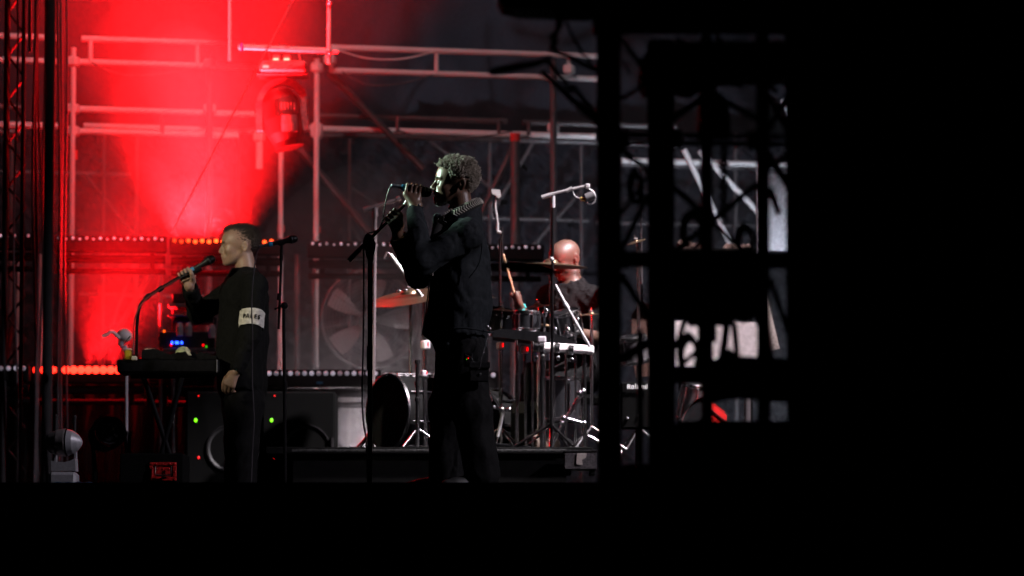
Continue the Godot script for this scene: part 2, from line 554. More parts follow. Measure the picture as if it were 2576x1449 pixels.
# ---------------------------------------------------------------- scaffold
func scaffold():
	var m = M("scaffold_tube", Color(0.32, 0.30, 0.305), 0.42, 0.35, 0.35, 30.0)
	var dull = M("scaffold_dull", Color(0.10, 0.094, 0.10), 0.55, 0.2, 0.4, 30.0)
	var red = M("red_tape", Color(0.5, 0.02, 0.015), 0.5)
	var d = 28.4
	var t = thing("scaffold_frame", "galvanised tube scaffold with lattice girders behind the singers", "scaffold", B(185, 1290, d))
	var h = func(called, x0, y0, x1, dd, r, mm):
		var a = B(x0, y0, dd)
		var b = B(x1, y0, dd)
		b.y = a.y
		rod(t, called, a, b, r, mm)
	var up = func(called, x, y0, y1, dd, r, mm):
		var a = B(x, y0, dd)
		var b = B(x, y1, dd)
		b.x = a.x
		b.z = a.z
		rod(t, called, a, b, r, mm)
	# lattice girders: chords and the short struts between them
	for q in [[-60, 88, 148, 0.021], [205, 97, 640, 0.021], [832, 119, 1520, 0.021]]:
		h.call("girder_chord", q[0], q[1], q[2], d, q[3], m)
	for q in [[-60, 148, 150], [190, 155, 645], [832, 177, 1520]]:
		h.call("girder_chord", q[0], q[1], q[2], d, 0.021, m)
	for q in [[228, 99, 156], [497, 108, 166], [833, 121, 180], [1098, 130, 186], [1432, 142, 198]]:
		up.call("girder_strut", q[0], q[1], q[2], d, 0.016, m)
	h.call("girder_chord", 190, 274, 640, d, 0.022, m)
	h.call("girder_chord", 210, 317, 645, d + 0.3, 0.022, m)
	h.call("girder_chord", 190, 330, 600, d, 0.022, m)
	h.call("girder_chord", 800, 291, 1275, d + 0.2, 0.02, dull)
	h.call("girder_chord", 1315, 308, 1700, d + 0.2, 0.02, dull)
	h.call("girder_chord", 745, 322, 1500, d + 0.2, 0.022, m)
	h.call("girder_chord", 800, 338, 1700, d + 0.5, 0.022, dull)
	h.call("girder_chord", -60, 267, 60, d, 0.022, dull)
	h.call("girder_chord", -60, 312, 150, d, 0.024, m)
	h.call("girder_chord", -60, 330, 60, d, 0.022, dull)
	for q in [[408, 280, 337], [1000, 295, 332], [1255, 303, 338], [1330, 305, 340]]:
		up.call("girder_strut", q[0], q[1], q[2], d, 0.014, dull)
	h.call("girder_chord", 1560, 403, 2050, d + 0.4, 0.022, m)
	h.call("girder_chord", 1560, 413, 2050, d + 0.9, 0.022, dull)
	# standards
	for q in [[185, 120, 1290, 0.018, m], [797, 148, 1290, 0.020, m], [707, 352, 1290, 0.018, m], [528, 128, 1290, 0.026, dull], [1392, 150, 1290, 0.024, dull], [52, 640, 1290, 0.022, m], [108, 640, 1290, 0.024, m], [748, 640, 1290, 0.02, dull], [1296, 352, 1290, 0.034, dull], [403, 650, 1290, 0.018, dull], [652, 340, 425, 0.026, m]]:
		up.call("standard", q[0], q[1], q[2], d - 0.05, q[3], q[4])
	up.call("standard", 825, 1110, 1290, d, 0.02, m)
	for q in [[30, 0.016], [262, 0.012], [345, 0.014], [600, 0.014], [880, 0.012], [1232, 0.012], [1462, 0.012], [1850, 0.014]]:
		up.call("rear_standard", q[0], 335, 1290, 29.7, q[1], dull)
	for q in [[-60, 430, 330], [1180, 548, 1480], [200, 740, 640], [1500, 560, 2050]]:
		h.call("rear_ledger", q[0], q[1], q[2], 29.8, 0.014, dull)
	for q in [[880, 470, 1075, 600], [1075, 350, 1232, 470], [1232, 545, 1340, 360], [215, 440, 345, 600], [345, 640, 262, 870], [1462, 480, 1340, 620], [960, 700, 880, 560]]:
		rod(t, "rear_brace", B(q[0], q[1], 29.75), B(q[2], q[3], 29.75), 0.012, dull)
	# braces
	for q in [[[828, 183], [1065, 425], 0.026, dull], [[738, 356], [935, 592], 0.026, dull], [[1300, 350], [1180, 600], 0.02, dull], [[385, 680], [250, 905], 0.018, dull], [[1720, 375], [1850, 640], 0.02, m], [[1760, 380], [2010, 640], 0.02, m], [[0, 1000], [60, 640], 0.02, dull], [[1970, 250], [2010, 330], 0.02, m]]:
		rod(t, "brace", B(q[0][0], q[0][1], d + 0.12), B(q[1][0], q[1][1], d + 0.12), q[2], q[3])
	# couplers and the bits of red tape on the standards
	for q in [[185, 155], [185, 274], [185, 330], [797, 170], [797, 322], [797, 335], [707, 352], [528, 160], [528, 274], [1392, 322], [652, 345], [1432, 175], [830, 150]]:
		var p = B(q[0], q[1], d - 0.05)
		box(t, "coupler", p, Vector3(0.075, 0.07, 0.09), m, Basis(Vector3.UP, -0.24), 0.02)
	for q in [[185, 390, 12], [797, 578, 8], [707, 575, 8], [833, 151, 10], [1296, 345, 10]]:
		rod(t, "tape_band", B(q[0], q[1] - q[2], d - 0.05), B(q[0], q[1] + q[2], d - 0.05), 0.027 if q[0] != 1296 else 0.037, red)
	# the darker mast at the edge of the stage
	var mast = thing("truss_mast", "dark lattice mast beside the scaffold with cables running up it", "truss", B(110, 1290, 26.2))
	var grey = M("mast_paint", Color(0.055, 0.052, 0.055), 0.7, 0.0, 0.4, 30.0)
	for q in [[62, 26.2, 0.014], [129, 26.0, 0.034], [158, 26.5, 0.010], [20, 26.4, 0.02]]:
		rod(mast, "chord", B(q[0], -120, q[1]), Vector3(B(q[0], -120, q[1]).x, 0, B(q[0], -120, q[1]).z), q[2], grey)
	for k in 12:
		var y0 = -80.0 + k * 110.0
		rod(mast, "lacing", B(20, y0, 26.4), B(62, y0 + 55, 26.2), 0.008, grey)
		rod(mast, "lacing", B(62, y0 + 55, 26.2), B(20, y0 + 110, 26.4), 0.008, grey)
	var cm = M("cable_rubber", Color(0.05, 0.045, 0.05), 0.55)
	var k = 0
	for q in [[40, 8], [86, 6], [92, 4], [101, 10], [148, 4], [153, 3], [166, 5], [112, 5]]:
		var pts = []
		for y in 8:
			pts.append(B(q[0] + sin(y * 1.3 + k) * q[1] * 0.7, -120 + y * 200 if y < 7 else 1285, 25.9 + 0.04 * k))
		var c = tube(self, "hanging_cable", pts, 0.007 + 0.002 * (k % 3), cm)
		tag(c, ["dark cable hanging outside the mast's outer chord", "dark cable hanging down inside the lattice mast", "thick dark cable beside the thin chord of the mast"][[0, 1, 1, 1, 2, 2, 2, 1][k]], "cable", "cables hanging down the mast")
		k += 1
	var w = tube(self, "steel_cable", [B(75, -120, 25.7), B(75, 130, 25.7)], 0.011, M("bright_steel", Color(0.55, 0.53, 0.55), 0.3, 0.9), false)
	tag(w, "bright steel rod hanging beside the mast, ending in a hook", "rod")
	for q in [[840, 122, 980, 150, 1098, 128, "white"], [860, 180, 960, 215, 1090, 188, "grey"], [230, 157, 350, 190, 500, 168, "thin"], [1000, 326, 1120, 352, 1290, 330, "dull"]]:
		cable("slack %s cable drooping below the scaffold girder" % q[6], [B(q[0], q[1], 28.36), B(lerpf(q[0], q[2], 0.5), lerpf(q[1], q[3], 0.8), 28.34), B(q[2], q[3], 28.34), B(lerpf(q[2], q[4], 0.5), lerpf(q[3], q[5], 0.3), 28.34), B(q[4], q[5], 28.36)], 0.006, dull if q[6] != "white" else m)
	# rods and the pipe that carry the hanging lamp, the slanting wire
	var pipe = thing("hanging_pipe", "steel pipe hung level from two rods above the moving lamp", "pipe", P(700, 125, 26.6))
	rod(pipe, "pipe", B(600, 118, 26.6), B(850, 128, 26.6), 0.018, m)
	rod(pipe, "hanger_rod", B(578, -120, 26.6), B(578, 152, 26.6), 0.011, m)
	rod(pipe, "hanger_rod", B(829, -120, 26.55), B(827, 160, 26.55), 0.013, m)
	for y in [5, 131]:
		ball(pipe, "knuckle", B(829, y, 26.53), Vector3.ONE * 0.02, M("bright_steel"))
	rod(pipe, "tag", B(608, 108, 26.58), B(609, 128, 26.58), 0.01, M("violet_tag", Color(0.30, 0.10, 0.5), 0.5))
	w = tube(self, "steel_wire", [B(760, -45, 26.4), B(430, 588, 26.4)], 0.006, M("bright_steel"), false)
	tag(w, "thin steel wire slanting down through the red smoke", "wire")

# ---------------------------------------------------------------- lamp bars, moving lamps, fan
func lights_on_stage():
	var up = [[-150, 85, 0, "behind the lattice mast"], [140, 420, 0, "next to the orange glowing bar"], [430, 712, 1, ""], [778, 1065, 0, "above the fan"], [1080, 1365, 0, "behind the first singer and drummer"]]
	for q in up:
		lamp_bar(q[0], q[1], 597, 26.9, q[2], 0.011, "upper", q[3])
	var low = [[-215, 76, 0, "behind the lattice mast"], [82, 368, 2, ""], [378, 655, 0, "behind the second singer"], [668, 955, 0, "below the fan"], [962, 1250, 0, "behind the bass drums"], [1310, 1445, 0, "short, behind the drum rack"]]
	for q in low:
		lamp_bar(q[0], q[1], 929, 26.3, q[2], 0.016, "lower", q[3])
	hanging_lamp()
	floor_lamp()
	fan()

func lamp_bar(x0: float, x1: float, y: float, d0: float, lit: int, r: float, which: String, where := ""):
	var what = "lamp bar of small unlit lenses with a painted faint glow, %s row, %s" % [which, where]
	if lit == 1:
		what = "lamp bar glowing orange and red behind the second singer's head"
	elif lit == 2:
		what = "lamp bar glowing red with large round lenses beside the table"
	var a = B(x0, y + 0.0225 * x0 * (1.0 if which == "upper" else 0.65), d0)
	var b = B(x1, 0, d0)
	b.y = a.y
	var t = thing("lamp_bar", what, "lamp bar", (a + b) / 2.0, "lamp bars in two rows across the stage")
	var f = (b - a).normalized()
	var back = Vector3.UP.cross(f) * -1.0   # away from the camera
	if back.z > 0:
		back = -back
	var turn = Basis(f, Vector3.UP, f.cross(Vector3.UP))
	var body = M("bar_body", Color(0.014, 0.013, 0.014), 0.8, 0.0, 0.3, 30.0)
	var wide = a.distance_to(b)
	box(t, "housing", (a + b) / 2.0 + back * 0.075 + Vector3(0, -0.03, 0), Vector3(wide + 0.02, 0.11, 0.11), body, turn, 0.008)
	rod(t, "support_pipe", a + back * 0.1 - Vector3(0, 0.125, 0), b + back * 0.1 - Vector3(0, 0.125, 0), 0.028, body)
	rod(t, "lower_rail", a + back * 0.16 - Vector3(0, 0.2, 0), b + back * 0.16 - Vector3(0, 0.2, 0), 0.02, body)
	for s in [0.12, 0.88]:
		box(t, "bracket", a.lerp(b, s) + back * 0.14 - Vector3(0, 0.1, 0), Vector3(0.03, 0.24, 0.04), body, turn)
	var n = int(round(wide / 0.0462))
	if not mats.has("lens_mesh"):
		var mb = MB.new()
		add_lathe(mb, Transform3D(), [[1.0, 0.0], [0.92, 0.35], [0.7, 0.62], [0.36, 0.8], [0.001, 0.86]], 14)
		mats["lens_mesh"] = mb.mesh()
	var glass = M("lens_glass", Color(0.75, 0.73, 0.75), 0.25, 0.1)
	for v in 3:                        # unlit cells: a faint glow painted in for their reflections
		var gm = M("lens_glint_%d" % v, Color(0.75, 0.73, 0.75), 0.25, 0.1)
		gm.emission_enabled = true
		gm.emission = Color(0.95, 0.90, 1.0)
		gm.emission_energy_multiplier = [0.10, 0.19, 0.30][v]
	for k in n:
		var p = a.lerp(b, (k + 0.5) / n)
		var big = 1.0 if k % 2 == 0 or which == "lower" else 0.75
		var mm: Material = glass
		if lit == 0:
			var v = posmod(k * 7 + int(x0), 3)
			mm = mats["lens_glint_%d" % v]
		if lit == 1:
			# the chase runs along the bar: cells rise to full and fall back to red
			var s = float(k) / n
			var e = clampf(1.0 - absf(s - 0.48) / 0.5, 0.04, 1.0)
			mm = glow("cell_a%d" % int(e * 6), Color(1.0, 0.30, 0.10) if s < 0.86 else Color(1.0, 0.03, 0.03), 1.0 + 7.0 * e)
			big = 1.25
		elif lit == 2:
			var s = float(k) / n
			var e = clampf(0.25 + 1.2 * sin(PI * clampf(s * 1.05, 0.0, 1.0)), 0.1, 1.0)
			mm = glow("cell_b%d" % int(e * 6), Color(1.0, 0.13, 0.08), 2.0 + 8.0 * e)
			big = 1.6
		var up = Vector3(0, 0.006, 0) if k % 2 == 0 and which == "upper" else Vector3.ZERO
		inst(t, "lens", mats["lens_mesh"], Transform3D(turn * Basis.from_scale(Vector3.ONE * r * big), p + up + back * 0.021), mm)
	if lit > 0:
		for k in (8 if lit == 1 else 3):
			var l = SpotLight3D.new()
			l.name = "beam"
			t.add_child(l, true)
			var p = a.lerp(b, 0.05 + 0.62 * k / 7.0 if lit == 1 else 0.52 + 0.09 * k)
			l.global_position = p - back * 0.03 + Vector3(0, 0.02, 0)
			var to = Vector3(0.0 + 0.020 * (k - 3.5), 1.0, 0.06) if lit == 1 else Vector3(0.24 + 0.05 * (k - 1), 1.0, 0.05)
			l.look_at(l.global_position + to.normalized(), Vector3(0, 0, 1))
			l.light_color = Color(1.0, 0.06, 0.085)
			l.light_energy = [70.0, 110.0, 120.0, 100.0, 70.0, 46.0, 30.0, 18.0][k] if lit == 1 else 200.0
			l.light_size = 0.03
			l.spot_angle = 42.0 if lit == 1 else 36.0
			l.spot_angle_attenuation = 1.0
			l.spot_range = 30.0
			l.spot_attenuation = 2.0
			l.shadow_enabled = true

func hanging_lamp():
	var t = thing("moving_lamp", "moving lamp hanging upside down in the red smoke", "stage light", P(712, 160, 26.5), "moving lamps")
	var body = M("lamp_shell", Color(0.22, 0.20, 0.20), 0.5, 0.1, 0.3, 30.0)
	var black = M("lamp_black", Color(0.012, 0.012, 0.012), 0.45, 0.1)
	pbox(t, "base", 655, 158, 772, 187, 26.5, 0.30, body, 0.012)
	pbox(t, "base_plate", 648, 188, 776, 194, 26.5, 0.26, black, 0.006)
	pbox(t, "glint_panel", 661, 164, 676, 171, 26.345, 0.012, glow("glint_panel_white", Color(1, 0.85, 0.85), 0.7), 0.002)  # bright reflection given as a glowing panel
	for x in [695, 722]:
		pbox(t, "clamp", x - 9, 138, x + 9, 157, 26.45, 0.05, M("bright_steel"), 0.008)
		pbox(t, "clamp_glint", x - 8, 147, x + 6, 153, 26.40, 0.02, glow("glint_white", Color(1, 0.9, 0.75), 1.6), 0.004)  # glowing plates stand in for glints on the steel clamps
	for x in [676, 752]:
		rod(t, "safety_eye", P(x, 130, 26.5), P(x + 4, 158, 26.5), 0.006, M("bright_steel"))
	# the yoke: an arch with two arms
	var arch = []
	for k in 13:
		var w = PI * k / 12.0
		arch.append([712 - 64 * cos(w) * (1.0 if k else 1.0), 262 - 66 * sin(w)])
	for k in 13:
		var w = PI * (12 - k) / 12.0
		arch.append([710 - 50 * cos(w), 268 - 55 * sin(w)])
	var outer = [[646, 330], [644, 262]]
	for p in arch.slice(1, 12):
		outer.append(p)
	outer.append_array([[772, 262], [777, 330], [762, 330], [757, 270]])
	for p in arch.slice(14, 25):
		outer.append(p)
	outer.append_array([[660, 270], [662, 330]])
	pprism(t, "yoke", outer, 26.5, 0.12, body)
	var g = along(P(712, 300, 26.5), (P(735, 395, 26.42) - P(690, 205, 26.5)).normalized())
	lathe(t, "head", g, [[0.001, -0.2], [0.09, -0.19], [0.13, -0.12], [0.14, 0.0], [0.125, 0.1], [0.10, 0.16], [0.098, 0.2], [0.001, 0.19]], black)
	for k in 5:
		rod(t, "vent_slat", P(708 + k * 8, 258, 26.34), P(709 + k * 8, 275, 26.34), 0.005, body)
	lathe(t, "lens_ring", along(P(728, 312, 26.34), P(730, 400, 26.34) - P(728, 312, 26.34)), [[0.05, -0.06], [0.055, 0.0], [0.052, 0.05]], body)

func floor_lamp():
	# silver moving lamp on the stage edge
	var d = 20.0
	var t = thing("moving_lamp", "silver moving lamp with rounded head standing on the stage edge", "stage light", G(165, d), "moving lamps")
	var silver = M("silver_shell", Color(0.40, 0.40, 0.43), 0.38, 0.35, 0.12, 50.0)
	var black = M("lamp_black")
	var g = along(P(170, 1113, d), Vector3(1, 0.02, 0.12).normalized())
	lathe(t, "rear_shell", g, [[0.066, 0.003], [0.058, 0.03], [0.040, 0.055], [0.018, 0.072], [0.001, 0.078]], silver, 28)
	lathe(t, "front_shell", g, [[0.001, -0.115], [0.03, -0.11], [0.052, -0.09], [0.066, -0.05], [0.071, -0.01], [0.070, -0.004]], M("lamp_shell"), 28)
	lathe(t, "joint", g, [[0.063, -0.006], [0.063, 0.006]], black)
	ball(t, "screw", P(195, 1120, d) + Vector3(0, 0, 0.030), Vector3(0.003, 0.004, 0.003), black)
	pprism(t, "yoke", [[132, 1160], [150, 1163], [165, 1164], [180, 1160], [192, 1154], [194, 1186], [186, 1185], [150, 1186], [133, 1186]], d, 0.13, silver)
	for x in [140, 190]:
		pbox(t, "arm", x - 4, 1118, x + 4, 1164, d + (0.09 if x < 160 else 0.095), 0.02, silver, 0.006)
	pbox(t, "base", 126, 1188, 196, 1226, d, 0.17, silver, 0.02)
	box(t, "foot_plate", Vector3(P(161, 0, d).x, 0.014, P(161, 1220, d).z), Vector3(0.2, 0.028, 0.2), black, Basis.IDENTITY, 0.006)

func fan():
	var d = 27.3
	var c = B(925, 805, d)
	var t = thing("stage_fan", "large round fan with pale blades in a rounded frame", "fan", Vector3(c.x, 0, c.z))
	var fr = M("fan_frame", Color(0.12, 0.115, 0.12), 0.5, 0.2, 0.3, 30.0)
	var z = Vector3(0.30, 0.03, 1.0).normalized()
	var x = Vector3.UP.cross(z).normalized()
	var g = Transform3D(Basis(x, z.cross(x), z), c)
	var ring = []
	for k in 41:
		var w = TAU * k / 40.0
		ring.append(g * Vector3(cos(w) * 0.335, sin(w) * 0.335, 0.05))
	tube(t, "guard_ring", ring, 0.010, fr, false)
	for rr in [0.315, 0.29, 0.265, 0.24, 0.215, 0.19, 0.165, 0.14, 0.115, 0.09]:
		var one = []
		for k in 33:
			var w = TAU * k / 32.0
			one.append(g * Vector3(cos(w) * rr, sin(w) * rr, 0.075))
		tube(t, "guard_wire", one, 0.0022, fr, false, 5)
	for k in 8:
		var w = TAU * k / 8.0 + 0.2
		rod(t, "guard_spoke", g * Vector3(cos(w) * 0.05, sin(w) * 0.05, 0.08), g * Vector3(cos(w) * 0.335, sin(w) * 0.335, 0.055), 0.003, fr)
	# rounded square frame
	var sq = []
	for q in [[1, 1], [-1, 1], [-1, -1], [1, -1]]:
		for k in 5:
			var w = atan2(q[1], q[0]) - PI / 4 + PI / 2 * k / 4.0
			sq.append(g * Vector3(q[0] * 0.30 + cos(w) * 0.07, q[1] * 0.30 + sin(w) * 0.07, -0.02))
	sq.append(sq[0])
	tube(t, "frame", sq, 0.014, fr, false)
	lathe(t, "hub", g, [[0.001, 0.05], [0.045, 0.045], [0.06, 0.02], [0.062, -0.04], [0.05, -0.09], [0.001, -0.1]], fr)
	var white = M("fan_blade", Color(0.20, 0.18, 0.18), 0.45, 0.0, 0.12, 40.0)
	for k in 5:
		var mb = MB.new()
		var w0 = TAU * k / 5.0 + 0.05
		var rows = []
		for i in 7:
			var rr = 0.06 + 0.24 * i / 6.0
			var row = []
			for j in 5:
				var w = w0 + lerpf(-0.30, 0.34, j / 4.0) * (0.75 + 0.25 * sin(PI * i / 6.0))
				var zz = 0.045 * (j / 4.0 - 0.5) * (1.25 - 0.5 * i / 6.0)
				row.append(g * Vector3(cos(w) * rr, sin(w) * rr, zz))
			rows.append(row)
		for i in 6:
			for j in 4:
				mb.flat(rows[i][j], rows[i][j + 1], rows[i + 1][j + 1], z)
				mb.flat(rows[i][j], rows[i + 1][j + 1], rows[i + 1][j], z)
		put(t, "blade", mb, white)
	for s in [-0.28, 0.28]:
		var top: Vector3 = g * Vector3(s, -0.36, 0)
		rod(t, "stand_leg", top, Vector3(top.x, 0.03, top.z), 0.016, fr)
		box(t, "stand_foot", Vector3(top.x, 0.015, top.z), Vector3(0.05, 0.03, 0.5), fr)

# ---------------------------------------------------------------- table, gear and stands on the near side
func microphone(t, tip: Vector3, tail: Vector3, r := 0.026, ring := true):
	# grille ball at tip, tapering body to the tail, coloured ring and plug
	var z = (tip - tail).normalized()
	var len = tip.distance_to(tail)
	var g = along(tail, z)
	var body = M("mic_body", Color(0.012, 0.012, 0.013), 0.38, 0.2)
	lathe(t, "body", g, [[0.001, 0.0], [r * 0.46, 0.002], [r * 0.5, 0.02], [r * 0.62, len * 0.55], [r * 0.82, len - r * 2.1], [r * 0.9, len - r * 1.9]], body, 18)
	lathe(t, "grille", g, [[r * 0.92, len - r * 1.95], [r * 1.0, len - r * 1.7], [r * 1.02, len - r * 1.35], [r * 0.98, len - r * 1.1], [r * 0.93, len - r * 0.75], [r * 0.72, len - r * 0.3], [r * 0.4, len - r * 0.06], [0.001, len]], M("mic_grille", Color(0.02, 0.02, 0.022), 0.42, 0.7, 0.6, 900.0), 20)
	lathe(t, "grille_band", g, [[r * 1.0, len - r * 1.62], [r * 1.07, len - r * 1.55], [r * 1.07, len - r * 1.3], [r * 1.0, len - r * 1.22]], body, 20)
	if ring:
		lathe(t, "colour_ring", g, [[r * 0.54, 0.0], [r * 0.60, 0.004], [r * 0.60, 0.018], [r * 0.54, 0.022]], M("blue_ring", Color(0.03, 0.22, 0.42), 0.45), 18)
	lathe(t, "plug", g, [[r * 0.2, -0.055], [r * 0.36, -0.05], [r * 0.36, -0.022], [r * 0.42, -0.02], [r * 0.42, -0.001]], M("plug_metal", Color(0.22, 0.24, 0.28), 0.35, 0.8), 14)

func cable(label: String, pts: Array, r := 0.0035, m = null):
	var c = tube(self, "cable", pts, r, m if m else M("cable_black", Color(0.012, 0.012, 0.012), 0.4))
	tag(c, label, "cable", "microphone and power cables")
	return c

func gear_left():
	var black = M("gear_black", Color(0.008, 0.008, 0.009), 0.62, 0.0, 0.3, 40.0)
	var matte = M("gear_matte", Color(0.0035, 0.0035, 0.0035), 0.95)
	var d = 22.2
	# X-legged stand with the black table top
	var t = thing("table_stand", "black table on crossed legs in front of the second singer", "table", G(425, d))
	pbox(t, "table_top", 300, 908, 556, 942, d, 0.30, black, 0.01)
	pbox(t, "rail", 330, 943, 540, 952, d, 0.05, black, 0.004)
	for s in [-0.11, 0.11]:
		rod(t, "leg", P(362, 950, d + s), G(470, d + s, 0.01), 0.014, black)
		rod(t, "leg", P(458, 950, d + s), G(372, d + s, 0.01), 0.014, black)
	rod(t, "stretcher", G(470, d - 0.2, 0.02), G(470, d + 0.2, 0.02), 0.014, black)
	rod(t, "stretcher", G(372, d - 0.2, 0.02), G(372, d + 0.2, 0.02), 0.014, black)
	var top = P(400, 908, d).y
	var on = func(px, dz): return Vector3(P(px, 900, d + dz).x, top, P(px, 900, d + dz).z)
	# things on it
	var x = thing("sound_mixer", "flat black mixer with pale knobs on the table", "mixer", on.call(395, 0.0))
	pprism(x, "body", [[362, 906], [362, 884], [396, 880], [428, 894], [436, 906]], d + 0.02, 0.26, black)
	for k in 6:
		var p = P(366 + k * 4.4, 882 - (k % 2) * 1.0, d - 0.08 + 0.03 * (k % 3))
		rod(x, "knob", p - Vector3(0, 0.006, 0), p + Vector3(0, 0.010, 0), 0.004, M("cream_plastic", Color(0.6, 0.55, 0.42), 0.5))
	x = thing("effects_box", "small yellow box at the end of the table", "box", on.call(325, -0.05))
	pbox(x, "body", 315, 882, 330, 907, d - 0.1, 0.07, M("yellow_paint", Color(0.55, 0.38, 0.02), 0.4), 0.006)
	pbox(x, "top_plate", 318, 877, 331, 881, d - 0.1, 0.06, M("cream_plastic"), 0.002)
	x = thing("adapter", "pale cream plug box behind the yellow box", "adapter", on.call(336, -0.05))
	pbox(x, "body", 331, 896, 345, 907, d - 0.14, 0.05, M("cream_plastic"), 0.006)
	pbox(x, "cap", 332, 892, 342, 895.5, d - 0.14, 0.04, black, 0.002)
	x = thing("bag", "low black cloth bag slumped along the table", "bag", on.call(480, 0.0))
	var lump = []
	var n = FastNoiseLite.new()
	n.seed = 5
	n.frequency = 0.06
	for k in 24:
		lump.append([408 + k * 6, 897 - 9 * sin(PI * k / 23.0) - 5 * n.get_noise_1d(k * 6)])
	lump.append_array([[548, 906.5], [406, 906.5]])
	pprism(x, "body", lump, d - 0.04, 0.2, cloth("bag_cloth", Color(0.006, 0.006, 0.006), 0.1))
	box(x, "tab", P(551, 925, d) + Vector3(0, 0, 0.155), Vector3(0.004, 0.07, 0.004), M("grey_tab", Color(0.22, 0.22, 0.24), 0.5))
	x = thing("cap", "pale green cloth cap lying on the black bag", "cap", P(462, 893, d - 0.06))
	var lid = MB.new()
	add_lathe(lid, Transform3D(Basis(Vector3.RIGHT, -PI / 2) * Basis.from_scale(Vector3(1, 0.8, 1)), P(461, 892, d - 0.08)), [[0.044, -0.012], [0.045, 0.006], [0.039, 0.024], [0.024, 0.040], [0.001, 0.046]], 20)
	put(x, "crown", lid, cloth("pale_green", Color(0.42, 0.46, 0.26), 0.2))
	pprism(x, "peak", [[470, 872], [480, 890], [482, 894], [474, 894], [466, 880]], d - 0.16, 0.02, cloth("pale_cream", Color(0.62, 0.60, 0.44), 0.2))
	# gooseneck stand with microphone, held by the second singer
	t = thing("microphone_stand", "curved black boom rising from the table to the second singer's hand", "microphone stand", on.call(345, -0.02), "microphone stands")
	tube(t, "pole", [P(343, 905, d), P(344, 850, d), P(346, 800, d), P(354, 766, d), P(374, 745, d), P(402, 727, d), P(440, 704, d), P(478, 683, d)], 0.0085, black)
	rod(t, "clamp", P(397, 731, d), P(410, 722, d), 0.0135, black)
	rod(t, "clamp", P(364, 752, d), P(378, 741, d), 0.0135, black)
	tube(t, "mic_clip", [P(478, 690, d), P(489, 684, d), P(506, 674, d)], 0.016, black)
	lathe(t, "base", along(on.call(344, 0.0), Vector3.UP), [[0.06, 0.0], [0.06, 0.008], [0.02, 0.02], [0.01, 0.03]], black)
	t = thing("microphone", "black microphone with a blue ring in the second singer's hand", "microphone", P(540, 648, d), "microphones")
	microphone(t, P(541, 647, d), P(480, 681, d), 0.026)
	cable("thin black cable running down the curved boom", [P(472, 690, d - 0.02), P(430, 712, d - 0.02), P(368, 752, d - 0.02), P(340, 800, d - 0.02), P(336, 860, d - 0.02), P(333, 905, d - 0.05)])
	cable("thin cable sticking up in a loop at the table end", [P(328, 845, d - 0.1), P(316, 860, d - 0.1), P(307, 882, d - 0.12), P(312, 905, d - 0.1)], 0.003)
	# case under the table
	t = thing("flight_case", "black flight case with a red handle plate under the table", "case", G(382, 21.0))
	var fd = 21.0
	var fx = P(302, 1180, fd)
	var gx = P(462, 1180, fd)
	var high = P(380, 1140, fd).y
	box(t, "body", Vector3((fx.x + gx.x) / 2, high / 2 + 0.002, -fd - 0.2), Vector3(gx.x - fx.x, high - 0.006, 0.42), matte, Basis.IDENTITY, 0.006)
	var zf = -fd + 0.014
	var hp = func(px, py, dz): return Vector3(P(px, py, fd).x, P(px, py, fd).y, zf + dz)
	var redm = M("red_plate", Color(0.80, 0.03, 0.03), 0.42, 0.3, 0.5, 60.0)
	var plate = t
	var fr = func(called, x0, y0, x1, y1, dz, deep, mm):
		var a = hp.call(x0, y0, dz)
		var b = hp.call(x1, y1, dz)
		box(plate, called, (a + b) / 2.0, Vector3(absf(b.x - a.x), absf(b.y - a.y), deep), mm, Basis.IDENTITY, 0.003)
	fr.call("plate_edge", 377, 1163, 445, 1172, 0, 0.012, redm)
	fr.call("plate_edge", 377, 1201, 445, 1210, 0, 0.012, redm)
	fr.call("plate_edge", 377, 1172.5, 386, 1200.5, 0, 0.012, redm)
	fr.call("plate_edge", 436, 1172.5, 445, 1200.5, 0, 0.012, redm)
	fr.call("plate_dish", 386.5, 1173, 435.5, 1200, -0.002, 0.003, redm)
	tube(t, "handle", [hp.call(392, 1174, 0.016), hp.call(392, 1195, 0.02), hp.call(412, 1197, 0.022), hp.call(432, 1195, 0.02), hp.call(432, 1174, 0.016)], 0.0048, M("dark_steel", Color(0.06, 0.05, 0.05), 0.35, 0.8), false)
	for q in [[383, 1167], [394, 1167], [411, 1167], [428, 1167], [440, 1167], [381, 1187], [441, 1187], [383, 1206], [411, 1206], [440, 1206], [396, 1180], [411, 1180], [427, 1180]]:
		ball(t, "rivet", hp.call(q[0], q[1], 0.008 if q[1] != 1180 else 0.001), Vector3(0.004, 0.004, 0.003), redm)
	# equipment rack behind
	d = 25.6
	t = thing("equipment_rack", "open rack of sound gear with small blue and red lamps", "rack", G(480, d))
	var grey = M("rack_grey", Color(0.24, 0.22, 0.24), 0.5, 0.3, 0.4, 40.0)
	for q in [[428, 768, 545, 778, 0.34], [428, 795, 545, 801, 0.36], [415, 880, 640, 889, 0.4]]:
		pbox(t, "shelf", q[0], q[1], q[2], q[3], d, q[4], grey, 0.004)
	for xx in [404, 436, 543]:
		rod(t, "upright", P(xx, 765, d), G(xx, d, 0.0), 0.012, grey)
	for q in [[438, 741, 500, 766, 0.3], [505, 750, 540, 766, 0.2], [440, 803, 540, 815, 0.3], [404, 838, 545, 879, 0.34]]:
		pbox(t, "gear_unit", q[0], q[1], q[2], q[3], d, q[4], M("rack_unit", Color(0.05, 0.045, 0.05), 0.5, 0.2, 0.5, 40.0), 0.006)
